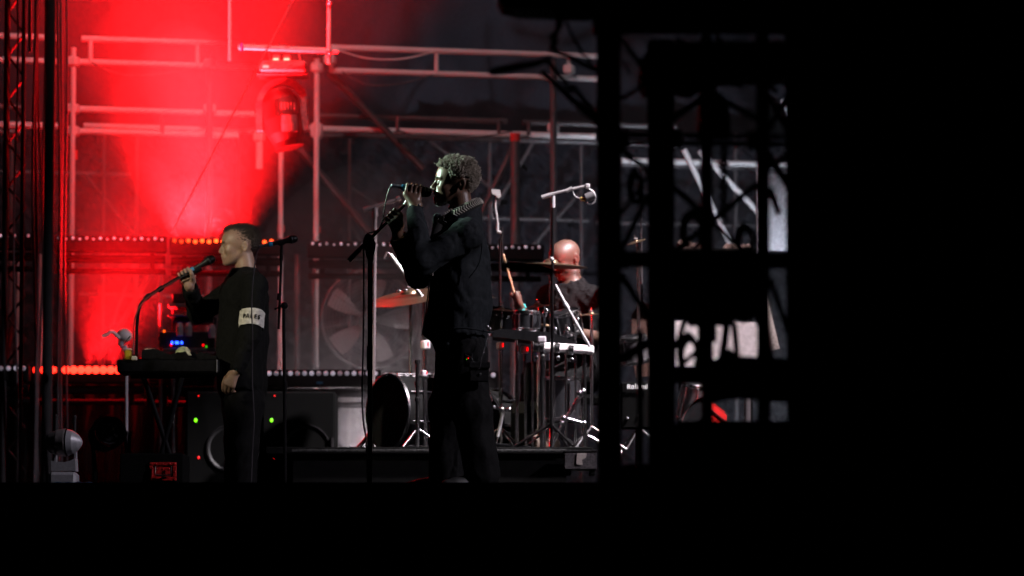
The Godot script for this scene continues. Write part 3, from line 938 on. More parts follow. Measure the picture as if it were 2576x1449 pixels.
	for xx in [452, 474, 533]:
		var yy = 822 if xx < 500 else 826
		lathe(t, "pale_cup", along(P(xx, yy + 24, d - 0.22), Vector3.UP), [[0.001, 0.0], [0.022, 0.001], [0.024, 0.06], [0.016, 0.085], [0.001, 0.09]], M("pale_metal", Color(0.5, 0.46, 0.5), 0.4, 0.2))
	for q in [[433, 862, 0], [443, 862, 0], [447, 862, 0], [457, 862, 0], [413, 833, 1], [430, 868, 2], [511, 868, 2], [519, 872, 3]]:
		ball(t, "indicator_lamp", P(q[0], q[1], d - 0.19), Vector3(0.006, 0.008, 0.005) * (1.2 if q[2] == 0 else 1.0), [glow("led_blue", Color(0.12, 0.28, 1.0), 8.0), glow("led_orange", Color(1.0, 0.35, 0.05), 3.0), glow("led_red", Color(1.0, 0.02, 0.03), 2.5), glow("led_green", Color(0.25, 0.8, 0.1), 1.0)][q[2]])
	t = thing("clip_lamp", "pale rounded lamp head on a bent stem behind the table", "lamp", G(318, 24.6))
	ball(t, "shade", P(313, 843, 24.6), Vector3(0.05, 0.042, 0.045), M("white_plastic", Color(0.7, 0.62, 0.6), 0.4), Basis(Vector3(0, 0, 1), -0.3))
	tube(t, "stem", [P(305, 868, 24.6), P(312, 880, 24.6), P(318, 905, 24.6), G(318, 24.6, 0.02)], 0.010, M("pale_metal"))
	lathe(t, "collar", along(P(304, 862, 24.6), Vector3(0.3, 1, 0.2).normalized()), [[0.012, -0.02], [0.02, -0.01], [0.02, 0.01], [0.012, 0.02]], M("pale_metal"))
	tube(t, "arm", [P(257, 847, 24.5), P(270, 841, 24.5), P(282, 834, 24.5), P(300, 850, 24.55)], 0.012, M("white_plastic"))
	lathe(t, "foot", along(G(318, 24.6, 0.0), Vector3.UP), [[0.12, 0.0], [0.12, 0.02], [0.02, 0.03]], M("pale_metal"))
	# speaker cabinets behind the second singer
	var spk = null
	for q in [[470, "black speaker cabinet with a green lamp behind the crossed table legs"], [661, "black speaker cabinet with a green lamp behind the empty microphone stand"]]:
		var sd = 24.6
		var c = thing("speaker_cabinet", q[1], "speaker", G(q[0] + 92, sd), "speaker cabinets on the floor")
		var aa = P(q[0], 985, sd)
		var bb = P(q[0] + 184, 985, sd)
		box(c, "body", Vector3((aa.x + bb.x) / 2, aa.y / 2, -sd - 0.1), Vector3(bb.x - aa.x, aa.y - 0.004, 0.4), matte, Basis.IDENTITY, 0.012)
		var o = Vector3(P(q[0] + 112, 0, sd).x, P(0, 1130, sd).y, -sd + 0.1)
		lathe(c, "cone_ring", along(o, Vector3(0, 0, 1)), [[0.15, 0.0], [0.148, 0.010], [0.142, 0.011], [0.138, 0.003]], M("ring_grey", Color(0.012, 0.011, 0.012), 0.62, 0.0))
		lathe(c, "cone", along(o, Vector3(0, 0, 1)), [[0.137, 0.008], [0.09, -0.02], [0.05, -0.035], [0.045, -0.02], [0.001, -0.012]], M("cone_black", Color(0.012, 0.012, 0.013), 0.6))
		rod(c, "corner_rail", Vector3(bb.x - 0.02, 0.0, -sd + 0.115), Vector3(bb.x - 0.02, aa.y * 0.62, -sd + 0.115), 0.013, M("ring_grey"))
		for s in [[22, 1057, 0], [30, 1151, 1]]:
			var p = P(q[0] + s[0], s[1], sd - 0.1)
			ball(c, "indicator_lamp", Vector3(p.x, p.y, -sd + 0.102), Vector3(0.009, 0.012, 0.006) * (1.0 if s[2] == 0 else 0.7), glow("led_lime", Color(0.45, 1.0, 0.02), 3.0) if s[2] == 0 else mats["led_red"])
		ball(c, "indicator_lamp", Vector3(P(q[0] + 32, 0, sd).x, aa.y - 0.03, -sd + 0.1), Vector3.ONE * 0.004, mats["led_red"])
	# round lamp with a dark lens, low at the side
	t = thing("lens_lamp", "black lamp with a large dark round lens behind the silver moving lamp", "stage light", G(280, 22.6))
	var lo = P(275, 1085, 22.6)
	lathe(t, "barrel", along(lo, Vector3(0.25, 0.1, 1).normalized()), [[0.06, -0.3], [0.09, -0.22], [0.10, -0.02], [0.085, 0.0], [0.082, -0.02]], black)
	lathe(t, "rim", along(lo, Vector3(0.25, 0.1, 1).normalized()), [[0.076, -0.01], [0.076, 0.014], [0.068, 0.014], [0.066, 0.0]], M("ring_grey"), 30)
	lathe(t, "lens", along(lo, Vector3(0.25, 0.1, 1).normalized()), [[0.001, 0.012], [0.03, 0.009], [0.055, 0.0], [0.066, -0.012]], M("dark_lens", Color(0.01, 0.01, 0.012), 0.08), 30)
	for s in [-0.11, 0.11]:
		rod(t, "bracket", lo + Vector3(s, 0, -0.1), Vector3(lo.x + s * 0.7, 0.02, lo.z - 0.1), 0.012, black)
	box(t, "base", Vector3(lo.x, 0.012, lo.z - 0.1), Vector3(0.3, 0.024, 0.25), black)
	var pole = null
	for q in [[141, 1048, 1205, 22.0, "behind the silver moving lamp, farther from the lens"], [188, 1050, 1110, 22.0, "between silver lamp and round lens"], [318, 1090, 1180, 23.0, "beside the round dark lens"], [648, 1100, 1200, 24.1, "behind the second singer's legs"]]:
		var c = thing("post", "short grey metal post " + q[4], "post", G(q[0], q[3]), "short posts on the stage")
		var tp = P(q[0], q[1], q[3])
		rod(c, "shaft", Vector3(tp.x, 0.01, tp.z), tp, 0.009, M("mast_paint"))
		ball(c, "cap", tp, Vector3(0.011, 0.014, 0.011), M("mast_paint"))
		lathe(c, "base", along(Vector3(tp.x, 0, tp.z), Vector3.UP), [[0.06, 0.0], [0.06, 0.01], [0.012, 0.016]], black)
	t = thing("monitor_stand", "small grey box on two legs in the haze", "stand", G(808, 25.9))
	pbox(t, "box", 787, 1012, 828, 1046, 25.9, 0.12, M("rack_grey"), 0.01)
	for xx in [789, 822]:
		rod(t, "leg", P(xx, 1046, 25.9), G(xx, 25.9, 0.0), 0.012, M("rack_grey"))
	pbox(t, "blue_label", 796, 960, 812, 966, 25.9, 0.02, M("blue_ring"), 0.002)
	rod(t, "label_post", P(804, 966, 25.9), P(804, 1012, 25.9), 0.004, M("rack_grey"))
	# crumpled blue cloth on the stage edge
	var cl = thing("blue_cloth", "crumpled dark blue cloth lying along the stage edge", "cloth", G(190, 19.0))
	var mb = MB.new()
	for k in 9:
		var p = G(130 + k * 13, 19.0 - 0.02 * (k % 3), 0.012)
		add_tube(mb, smooth([p + Vector3(-0.05, 0, 0.02), p + Vector3(0, 0.014 + 0.008 * (k % 2), -0.03), p + Vector3(0.05, 0, 0.01)], 4), 0.014, 6)
	put(cl, "folds", mb, cloth("blue_cloth_mat", Color(0.015, 0.05, 0.10), 0.2))
	# empty microphone stand between the singers
	d = 21.7
	t = thing("microphone_stand", "straight black stand between the singers with an unused microphone", "microphone stand", G(718, d), "microphone stands")
	rod(t, "lower_pole", G(718, d, 0.02), P(714, 775, d), 0.0095, M("stand_black", Color(0.012, 0.011, 0.012), 0.3, 0.5))
	rod(t, "upper_pole", P(701, 828, d), P(708, 640, d), 0.0075, mats["stand_black"])
	rod(t, "neck", P(708, 640, d), P(709, 618, d), 0.0085, mats["stand_black"])
	for q in [[701, 755, 703, 738, 0.012], [717, 960, 717, 985, 0.013], [707, 655, 708, 642, 0.011]]:
		rod(t, "clutch", P(q[0], q[1], d), P(q[2], q[3], d), q[4], mats["stand_black"])
	lathe(t, "joint", along(P(716, 769, d) + Vector3(0, 0, -0.02), Vector3(0, 0, 1)), [[0.001, 0.045], [0.018, 0.04], [0.021, 0.03], [0.021, 0.0], [0.001, -0.004]], mats["stand_black"])
	rod(t, "joint_arm", P(702, 768, d), P(716, 768, d), 0.012, mats["stand_black"])
	rod(t, "wing_screw", P(695, 776, d), P(703, 773, d), 0.004, mats["stand_black"])
	ball(t, "wing_knob", P(693, 777, d), Vector3(0.007, 0.007, 0.006), mats["stand_black"])
	tube(t, "mic_clip", [P(700, 612, d), P(708, 614, d), P(718, 607, d)], 0.011, mats["stand_black"])
	lathe(t, "base", along(G(718, d), Vector3.UP), [[0.13, 0.0], [0.13, 0.012], [0.03, 0.024], [0.012, 0.04]], mats["stand_black"])
	t = thing("microphone", "black microphone with a blue ring lying level in its clip", "microphone", P(702, 606, d), "microphones")
	microphone(t, P(750, 599, d), P(676, 615, d), 0.024)
	cable("thin cable hanging from the unused microphone past the armband", [P(660, 619, d), P(648, 632, d), P(641, 665, d), P(636, 710, d), P(633, 760, d), P(635, 850, d), P(634, 940, d), P(637, 1010, d), P(639, 1060, d), P(635, 1130, d), G(630, d, 0.01)], 0.0036, M("cable_grey", Color(0.05, 0.045, 0.05), 0.3))
	# the first singer's stand with its slanting boom
	d = 20.0
	t = thing("microphone_stand", "black stand with a slanting boom gripped by the first singer", "microphone stand", G(930, d), "microphone stands")
	rod(t, "pole", G(930, d, 0.02), P(931, 652, d), 0.0125, mats["stand_black"])
	rod(t, "pole_sleeve", P(930, 870, d), P(930, 930, d), 0.0155, mats["stand_black"])
	pprism(t, "joint", [[917, 600], [931, 589], [946, 612], [944, 628], [937, 660], [926, 660], [917, 622]], d, 0.035, mats["stand_black"])
	rod(t, "boom", P(888, 644, d), P(1022, 511, d), 0.0078, mats["stand_black"])
	rod(t, "counterweight", P(877, 656, d), P(906, 626, d), 0.0125, M("weight_grip", Color(0.02, 0.022, 0.02), 0.5))
	rod(t, "boom_clutch", P(907, 624, d), P(918, 613, d), 0.011, mats["stand_black"])
	rod(t, "boom_tip", P(1018, 515, d), P(1026, 502, d), 0.0095, M("bright_steel"))
	lathe(t, "knob", along(P(928, 600, d) + Vector3(0, 0, 0.02), Vector3(0, 0, 1)), [[0.018, 0.0], [0.018, 0.02], [0.001, 0.024]], mats["stand_black"])
	lathe(t, "base", along(G(930, d), Vector3.UP), [[0.14, 0.0], [0.14, 0.012], [0.03, 0.026], [0.014, 0.05]], mats["stand_black"])
	t = thing("microphone", "black microphone with a blue end held to the first singer's lips", "microphone", P(1040, 478, d), "microphones")
	microphone(t, P(1086, 486, d), P(1010, 471, d), 0.027)
	cable("thin black cable looping from the first singer's microphone to the boom", [P(999, 469, d), P(984, 470, d), P(977, 482, d), P(970, 510, d), P(966, 535, d), P(964, 552, d)], 0.0034)
	cable("black cable wound once round the slanting boom", [P(964, 552, d - 0.012), P(955, 575, d - 0.016), P(941, 583, d + 0.016), P(925, 588, d - 0.016), P(917, 600, d - 0.02), P(915, 620, d - 0.03), P(915, 700, d - 0.03), P(914, 850, d - 0.03), P(911, 980, d - 0.03), P(914, 1060, d - 0.03), P(921, 1110, d - 0.02), G(926, d - 0.02, 0.02)], 0.0045)

# ---------------------------------------------------------------- drums
func cymbal(label: String, px: float, py: float, d: float, r: float, tilt: Vector3, stand_to := 0.0):
	var t = thing("cymbal", label, "cymbal", P(px, py, d), "cymbals of the drum kit")
	var g = along(P(px, py, d), tilt.normalized())
	lathe(t, "plate", g, [[r, -r * 0.10], [r * 0.97, -r * 0.092], [r * 0.7, -r * 0.045], [r * 0.4, -r * 0.01], [r * 0.22, r * 0.015], [r * 0.19, r * 0.06], [r * 0.12, r * 0.11], [0.005, r * 0.125]], M("bronze", Color(0.36, 0.25, 0.16), 0.38, 0.9, 0.35, 120.0), 40)
	rod(t, "bolt", g * Vector3(0, 0, r * 0.05), g * Vector3(0, 0, r * 0.05 + 0.035), 0.004, M("chrome", Color(0.72, 0.70, 0.72), 0.2, 1.0))
	ball(t, "felt", g * Vector3(0, 0, r * 0.13 + 0.004), Vector3(0.012, 0.008, 0.012), M("felt", Color(0.12, 0.1, 0.1), 0.95))
	rod(t, "tilter", g * Vector3(0, 0, r * 0.04), g * Vector3(0, 0, -0.05), 0.007, mats["chrome"])
	if stand_to > 0.0:
		var a = g * Vector3(0, 0, -0.05)
		var base = Vector3(a.x, RISER, a.z)
		rod(t, "stand_pole", a, base + Vector3(0, 0.12, 0), 0.010, mats["chrome"])
		for k in 3:
			var w = TAU * k / 3.0 + px
			rod(t, "tripod_leg", base + Vector3(0, 0.14, 0), base + Vector3(cos(w) * 0.2, 0.008, sin(w) * 0.2), 0.007, mats["chrome"])
	return t

func drum(label: String, at: Vector3, axis: Vector3, r: float, deep: float, m: Material, lugs := 8):
	var t = thing("drum", label, "drum", at, "drums of the kit")
	var g = along(at, axis.normalized())
	var chrome = M("chrome")
	lathe(t, "shell", g, [[r, -deep / 2], [r, deep / 2]], m, 32)
	for s in [-1.0, 1.0]:
		lathe(t, "hoop", g, [[r * 1.02, s * deep / 2 - 0.012], [r * 1.05, s * deep / 2 - 0.008], [r * 1.05, s * deep / 2 + 0.008], [r * 1.0, s * deep / 2 + 0.012]], chrome, 32)
		lathe(t, "head", g, [[0.001, s * (deep / 2 + 0.002)], [r * 1.0, s * (deep / 2 + 0.002)]], M("drum_head", Color(0.007, 0.007, 0.008), 0.75), 32)
	for k in lugs:
		var w = TAU * k / lugs + 0.3
		rod(t, "lug", g * Vector3(cos(w) * r * 1.06, sin(w) * r * 1.06, -deep * 0.42), g * Vector3(cos(w) * r * 1.06, sin(w) * r * 1.06, deep * 0.42), 0.006, chrome)
	return t

func drums():
	var chrome = M("chrome", Color(0.72, 0.70, 0.72), 0.2, 1.0)
	var black = M("gear_black")
	var matte = M("gear_matte")
	var d = 23.4
	cymbal("large bronze crash cymbal in front of the drummer's face", 1386, 662, d - 0.1, 0.218, Vector3(0.03, 1, 0.02), 1.0)
	cymbal("wide bronze cymbal half hidden behind the first singer", 1030, 738, d + 0.5, 0.25, Vector3(-0.16, 1, 0.26), 1.0)
	cymbal("small bronze cymbal just right of the first singer's jacket", 1192, 742, d + 0.2, 0.135, Vector3(0.02, 1, 0.03), 1.0)
	cymbal("small bronze cymbal low beside the drummer's hip", 1487, 789, d - 0.1, 0.085, Vector3(-0.05, 1, 0.05), 1.0)
	cymbal("copper coloured cymbal seen through the dark truss", 1600, 606, d + 0.2, 0.06, Vector3(-0.3, 1, 0.2), 1.0)
	var shell = M("drum_shell", Color(0.035, 0.035, 0.04), 0.32, 0.3, 0.3, 40.0)
	drum("small dark snare drum with chrome hoops before the drummer", P(1325, 808, d - 0.25), Vector3(0.02, 1, 0.05), 0.074, 0.10, shell, 6)
	drum("dark bass drum standing on its side left of the first singer's legs", Vector3(P(1028, 0, d).x, RISER + 0.232, -d - 0.1), Vector3(-1.0, 0.0, 0.72), 0.218, 0.30, M("bass_shell", Color(0.008, 0.008, 0.008), 0.7, 0.0), 8)
	drum("dark bass drum behind the first singer's knee", Vector3(P(1216, 0, d + 0.4).x, RISER + 0.20, -d - 0.5), Vector3(-0.5, 0.0, 1.0), 0.188, 0.28, mats["bass_shell"], 8)
	drum("chrome ringed tom seen through the dark truss", P(1592, 880, d), Vector3(-0.15, 1, 0.2), 0.09, 0.14, M("tom_shell", Color(0.16, 0.15, 0.16), 0.3, 0.6), 6)
	drum("dark tom with chrome hoops right of the small snare drum", P(1425, 812, d - 0.12), Vector3(-0.2, 1, 0.25), 0.085, 0.12, shell, 6)
	drum("dark tom low beside the first singer's jacket hem", P(1258, 812, d + 0.05), Vector3(0.25, 1, 0.3), 0.085, 0.13, shell, 6)
	drum("dark floor tom on legs under the white crossbar", Vector3(P(1412, 0, d - 0.1).x, RISER + 0.30, -d + 0.1), Vector3(0.0, 1, 0.0), 0.11, 0.24, shell, 8)
	cymbal("pair of hi hat cymbals beside the raised drumstick", 1262, 778, d - 0.05, 0.10, Vector3(0.06, 1, 0.06), 1.0)
	cymbal("thin bronze cymbal low behind the snare drum", 1352, 768, d + 0.15, 0.11, Vector3(-0.1, 1, 0.08), 1.0)
	for q in [[1300, 842, 0.012, "under the snare drum's near edge"], [1340, 846, 0.012, "under the snare drum, nearer the tall stand"], [1392, 836, 0.014, "at the tall stand, below the tom"], [1424, 838, 0.010, "below the tom beside the slanting rod"], [1448, 812, 0.010, "by the drummer's lower hand"], [1370, 790, 0.010, "just above the snare, by the tall stand"]]:
		var h = thing("drum_clamp", "chrome clamp on a short post " + q[3], "clamp", P(q[0], q[1], d - 0.3), "chrome clamps among the drums")
		rod(h, "post", P(q[0], q[1] - 22, d - 0.3), G(q[0], d - 0.3, RISER), 0.007, chrome)
		ball(h, "wing_nut", P(q[0] + 5, q[1] - 8, d - 0.33), Vector3(0.012, 0.016, 0.012), chrome)
		box(h, "block", P(q[0], q[1], d - 0.3), Vector3(q[2] * 2.4, q[2] * 3.0, 0.03), chrome, Basis(Vector3.UP, 0.5), 0.005)
	# rack: pale bar, uprights, clamps
	var t = thing("drum_rack", "chrome drum rack with a white crossbar and round clamps", "rack", G(1400, d, RISER))
	var bar = MB.new()
	add_box(bar, Transform3D(frame_to(P(1362, 872, d - 0.42), P(1492, 881, d - 0.42)) * Basis.from_euler(Vector3.ZERO), (P(1362, 872, d - 0.42) + P(1492, 881, d - 0.42)) / 2.0), Vector3(0.048, 0.31, 0.048), 0.016)
	put(t, "crossbar", bar, M("white_bar", Color(0.78, 0.72, 0.72), 0.3, 0.15))
	for q in [[1363, 846, 0.016], [1470, 890, 0.012]]:
		rod(t, "upright", P(q[0], q[1], d - 0.42), G(q[0] + 2, d - 0.42, RISER), q[2], chrome)
	for q in [[1363, 872], [1402, 876], [1437, 880], [1348, 874]]:
		rod(t, "clamp", P(q[0] - 6, q[1], d - 0.43), P(q[0] + 6, q[1] + 1, d - 0.43), 0.030, chrome)
		ball(t, "clamp_screw", P(q[0] + 2, q[1] + 25, d - 0.44), Vector3(0.012, 0.016, 0.012), chrome)
	pbox(t, "cap", 1352, 846, 1374, 862, d - 0.42, 0.05, M("pale_metal"), 0.008)
	rod(t, "tripod_leg", P(1468, 985, d - 0.4), P(1418, 1062, d - 0.45), 0.012, chrome)
	rod(t, "tripod_leg", P(1418, 1062, d - 0.45), G(1385, d - 0.5, RISER), 0.010, chrome)
	rod(t, "tripod_leg", P(1424, 1053, d - 0.44), P(1474, 1066, d - 0.42), 0.010, chrome)
	for q in [[1458, 990], [1468, 985], [1417, 1052], [1415, 1064], [1470, 1066]]:
		ball(t, "joint", P(q[0], q[1], d - 0.45), Vector3(0.016, 0.02, 0.016), chrome)
	# flat pads and gear between snare and rack
	t = thing("drum_pad", "flat black electronic pad under the small snare drum", "drum pad", P(1295, 850, d - 0.3), "electronic pads")
	pprism(t, "body", [[1236, 838], [1262, 832], [1392, 842], [1440, 862], [1478, 880], [1470, 884], [1380, 866], [1240, 852]], d - 0.2, 0.34, black)
	rod(t, "stalk", P(1300, 856, d - 0.2), G(1300, d - 0.2, RISER), 0.012, chrome)
	t = thing("drum_pad", "black electronic sound module lettered in white behind the truss", "drum pad", P(1602, 975, 23.0), "electronic pads")
	pbox(t, "body", 1560, 962, 1650, 1080, 23.0, 0.12, matte, 0.01)
	lettering(t, "lettering", "Roland", Transform3D(Basis.IDENTITY, P(1603, 974, 23.0) + Vector3(0, 0, 0.064)), 0.027, M("white_print", Color(0.85, 0.85, 0.85), 0.5))
	for q in [[1578, 1052, 0.010], [1606, 1046, 0.008]]:
		ball(t, "knob", P(q[0], q[1], 22.93), Vector3(q[2], q[2], 0.008), chrome)
	rod(t, "stalk", P(1605, 1080, 23.0), G(1605, 23.0, 0.0), 0.016, black)
	# pedal and leg hardware
	t = thing("kick_pedal", "chrome drum pedal with a bright rod beside the first singer's leg", "pedal", G(1250, d - 0.3, RISER))
	rod(t, "rod", P(1266, 1034, d - 0.4), P(1252, 1098, d - 0.4), 0.010, M("bright_white", Color(0.85, 0.82, 0.8), 0.25, 0.3))
	rod(t, "rod_end", P(1252, 1098, d - 0.4), P(1246, 1126, d - 0.4), 0.007, chrome)
	rod(t, "beater", P(1228, 982, d - 0.4), P(1238, 1010, d - 0.4), 0.007, chrome)
	rod(t, "shaft", P(1238, 1024, d - 0.4), P(1282, 1032, d - 0.4), 0.010, chrome)
	for q in [[1242, 1024], [1262, 1030], [1280, 1030]]:
		ball(t, "joint", P(q[0], q[1], d - 0.42), Vector3.ONE * 0.014, chrome)
	box(t, "footboard", G(1275, d - 0.4, RISER + 0.02), Vector3(0.28, 0.015, 0.1), black, Basis(Vector3(0, 0, 1), -0.1))
	t = thing("drum_stand", "chrome pole with red reflections beside the bass drum", "stand", G(1050, d - 0.4, RISER), "stand poles of the kit")
	rod(t, "pole", P(1050, 905, d - 0.4), G(1050, d - 0.4, RISER), 0.012, chrome)
	for q in [905, 960, 1000]:
		rod(t, "collar", P(1050, q, d - 0.4), P(1050, q + 10, d - 0.4), 0.017, chrome)
	rod(t, "arm", P(1050, 945, d - 0.4), P(1078, 950, d - 0.4), 0.008, chrome)
	for k in 3:
		rod(t, "tripod_leg", G(1050, d - 0.4, RISER + 0.12), G(1050, d - 0.4, RISER + 0.008) + Vector3(cos(k * 2.1) * 0.16, 0, sin(k * 2.1) * 0.16), 0.007, chrome)
	# boom microphones over the kit
	var pale = M("pale_boom", Color(0.45, 0.42, 0.43), 0.4, 0.5)
	t = thing("microphone_stand", "tall stand with a level boom and microphone over the drummer", "microphone stand", G(1390, d - 0.5, RISER), "microphone stands")
	rod(t, "pole", P(1391, 498, d - 0.5), G(1387, d - 0.5, RISER), 0.009, M("stand_black"))
	rod(t, "boom", P(1382, 489, d - 0.5), P(1478, 467, d - 0.5), 0.008, pale)
	rod(t, "boom_grip", P(1363, 497, d - 0.5), P(1384, 490, d - 0.5), 0.013, pale)
	rod(t, "boom_clutch", P(1424, 481, d - 0.5), P(1440, 473, d - 0.5), 0.011, pale)
	rod(t, "joint", P(1391, 492, d - 0.5), P(1391, 522, d - 0.5), 0.013, pale)
	pbox(t, "tip", 1472, 462, 1484, 474, d - 0.5, 0.03, pale, 0.005)
	for k in 3:
		rod(t, "tripod_leg", G(1387, d - 0.5, RISER + 0.14), G(1387, d - 0.5, RISER + 0.008) + Vector3(cos(k * 2.1 + 1) * 0.22, 0, sin(k * 2.1 + 1) * 0.22), 0.007, M("stand_black"))
	ball(t, "collar", P(1388, 652, d - 0.52), Vector3.ONE * 0.013, pale)
	rod(t, "lower_boom", P(1396, 716, d - 0.52), P(1424, 768, d - 0.52), 0.010, pale)
	rod(t, "lower_boom", P(1424, 768, d - 0.52), P(1484, 872, d - 0.52), 0.0085, pale)
	rod(t, "boom_clutch", P(1420, 762, d - 0.52), P(1429, 776, d - 0.52), 0.014, pale)
	t = thing("microphone", "round grey overhead microphone in a cradle beside the truss", "microphone", P(1486, 496, d - 0.5), "microphones")
	rod(t, "body", P(1474, 498, d - 0.5), P(1496, 490, d - 0.5), 0.026, M("mic_grey", Color(0.20, 0.19, 0.20), 0.4, 0.6))
	tube(t, "cradle", [P(1478, 474, d - 0.5), P(1490, 480, d - 0.5), P(1498, 492, d - 0.5), P(1496, 508, d - 0.5), P(1482, 514, d - 0.5), P(1472, 506, d - 0.5)], 0.005, pale)
	rod(t, "gold_plug", P(1460, 499, d - 0.5), P(1473, 503, d - 0.5), 0.010, M("gold", Color(0.75, 0.5, 0.16), 0.3, 0.9))
	cable("short curved cable at the overhead microphone", [P(1460, 499, d - 0.5), P(1449, 495, d - 0.5), P(1442, 485, d - 0.5), P(1440, 474, d - 0.5)], 0.0035, pale)
	t = thing("microphone_stand", "reddish stand with a level boom behind the first singer's hands", "microphone stand", G(945, d + 0.3, 0.35), "microphone stands")
	rod(t, "pole", P(944, 525, d + 0.3), G(936, d + 0.3, RISER), 0.012, M("red_grey", Color(0.3, 0.24, 0.25), 0.35, 0.6))
	rod(t, "boom", P(914, 528, d + 0.3), P(1008, 500, d + 0.3), 0.011, mats["red_grey"])
	rod(t, "boom_tip", P(1000, 503, d + 0.3), P(1008, 498, d + 0.3), 0.018, mats["red_grey"])
	rod(t, "boom_grip", P(914, 529, d + 0.3), P(934, 523, d + 0.3), 0.016, mats["red_grey"])
	rod(t, "joint", P(944, 522, d + 0.3), P(944, 545, d + 0.3), 0.017, mats["red_grey"])
	for k in 3:
		rod(t, "tripod_leg", G(936, d + 0.3, RISER + 0.14), G(936, d + 0.3, RISER + 0.008) + Vector3(cos(k * 2.1) * 0.2, 0, sin(k * 2.1) * 0.2), 0.007, chrome)
	t = thing("microphone_stand", "thin stand topped by a pale clamp behind the first singer's back", "microphone stand", G(1258, d + 0.4, RISER), "microphone stands")
	rod(t, "pole", P(1258, 600, d + 0.4), G(1258, d + 0.4, RISER), 0.009, M("stand_black"))
	pprism(t, "clamp", [[1236, 476], [1258, 478], [1261, 494], [1254, 500], [1248, 492], [1238, 488]], d + 0.4, 0.03, pale)
	tube(t, "arm", [P(1250, 494, d + 0.4), P(1246, 515, d + 0.4), P(1250, 545, d + 0.4), P(1253, 578, d + 0.4)], 0.006, pale)
	rod(t, "arm_end", P(1252, 560, d + 0.4), P(1251, 580, d + 0.4), 0.009, pale)
	rod(t, "joint", P(1250, 582, d + 0.4), P(1262, 585, d + 0.4), 0.009, pale)
	rod(t, "upright", P(1262, 572, d + 0.4), P(1264, 660, d + 0.4), 0.008, M("stand_black"))
	tube(t, "cable_loop", [P(1238, 505, d + 0.4), P(1236, 530, d + 0.4), P(1241, 552, d + 0.4)], 0.004, M("cable_grey"))
	t = thing("boom_arm", "bright chrome rod slanting behind the first singer's elbow", "stand", G(1010, d + 0.4, RISER), "stand poles of the kit")
	rod(t, "rod", P(982, 640, d + 0.4), P(1022, 693, d + 0.4), 0.011, M("bright_white"))
	rod(t, "rod_lower", P(1022, 693, d + 0.4), P(1068, 755, d + 0.4), 0.015, M("chrome"))
	tube(t, "bend", [P(984, 643, d + 0.4), P(974, 636, d + 0.4), P(966, 650, d + 0.4)], 0.006, M("red_grey"))
	rod(t, "pole", P(1068, 755, d + 0.4), G(1068, d + 0.4, RISER), 0.011, M("chrome"))
	for q in [[1003, 722, 0], [1020, 720, 1]]:
		ball(t, "wing_nut", P(q[0], q[1] + 10, d + 0.28), Vector3(0.014, 0.010, 0.010), M("chrome"))
	# small things: towels, cases and boxes round the kit
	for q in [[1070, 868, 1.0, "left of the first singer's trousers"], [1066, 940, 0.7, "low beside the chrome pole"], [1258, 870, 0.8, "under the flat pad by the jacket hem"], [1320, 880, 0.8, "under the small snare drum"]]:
		t = thing("red_glint_box", "small chrome box with a painted red reflection " + q[3], "glint_box", P(q[0], q[1], d - 0.2), "small boxes on the drum hardware")
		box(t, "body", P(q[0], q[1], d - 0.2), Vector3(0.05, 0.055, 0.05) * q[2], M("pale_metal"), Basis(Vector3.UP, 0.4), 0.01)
		box(t, "lamp", P(q[0] + 7, q[1] - 2, d - 0.25), Vector3(0.010, 0.028, 0.008) * q[2], glow("led_red", Color(1.0, 0.02, 0.03), 2.5))  # glowing bar imitates red light reflected in the chrome
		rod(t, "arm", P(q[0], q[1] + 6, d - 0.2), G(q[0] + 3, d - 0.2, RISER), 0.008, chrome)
	for q in [[1285, 958, 0.0, "nearer the kick pedal"], [1330, 958, 0.12, "nearer the drum rack"]]:
		t = thing("amplifier", "low black amplifier box under the drum pads, " + q[3], "amplifier", G(q[0] + 22, d + q[2], RISER), "amplifiers under the drum pads")
		var a = P(q[0], 975, d + q[2])
		var b = P(q[0] + 42, 975, d + q[2])
		box(t, "body", Vector3((a.x + b.x) / 2, RISER + 0.14, a.z - 0.2), Vector3(b.x - a.x, 0.28, 0.25), matte)
		pbox(t, "front_panel", q[0] + 4, 1010, q[0] + 38, 1040, d + q[2] + 0.07, 0.01, M("cone_black"))
	# things seen through the dark truss
	var wh = M("board_white", Color(0.72, 0.66, 0.68), 0.6, 0.0, 0.15, 20.0)
	t = thing("white_board", "white board lit bright behind the dark truss", "board", G(1800, 24.6))
	pprism(t, "board", [[1694, 806], [1760, 800], [1912, 812], [1916, 905], [1800, 928], [1694, 926]], 24.6, 0.03, wh)
	for x in [1730, 1880]:
		rod(t, "leg", P(x, 900, 24.65), G(x, 24.65, 0.0), 0.02, M("rack_grey"))
	t = thing("pale_sheet", "pale cloth sheet hung low behind the truss, beside the drape", "cloth", P(1955, 560, 27.4))
	pprism(t, "sheet", [[1925, 440], [1990, 430], [1995, 634], [1925, 634]], 27.4, 0.02, cloth("pale_sheet_cloth", Color(0.40, 0.39, 0.41), 0.1))
	rod(t, "batten", P(1920, 438, 27.4), P(2000, 430, 27.4), 0.015, M("rack_grey"))
	t = thing("cloth_roll", "pale cloth hanging in a narrow fold behind the truss", "cloth", P(1930, 800, 24.0))
	tube(t, "cloth", [P(1906, 700, 24.0), P(1918, 760, 24.0), P(1936, 830, 24.0), P(1948, 880, 24.0)], 0.036, cloth("pale_cloth", Color(0.45, 0.39, 0.37), 0.1))
	rod(t, "hanger", P(1906, 700, 24.0), P(1905, 420, 24.1), 0.006, M("rack_grey"))
	t = thing("jacket", "reddish brown jacket hanging behind the dark truss", "jacket", P(1625, 800, 25.0))
	pprism(t, "cloth", [[1590, 790], [1612, 760], [1640, 770], [1648, 850], [1652, 945], [1600, 950], [1588, 880]], 25.0, 0.08, cloth("brown_cloth", Color(0.22, 0.13, 0.11), 0.1))
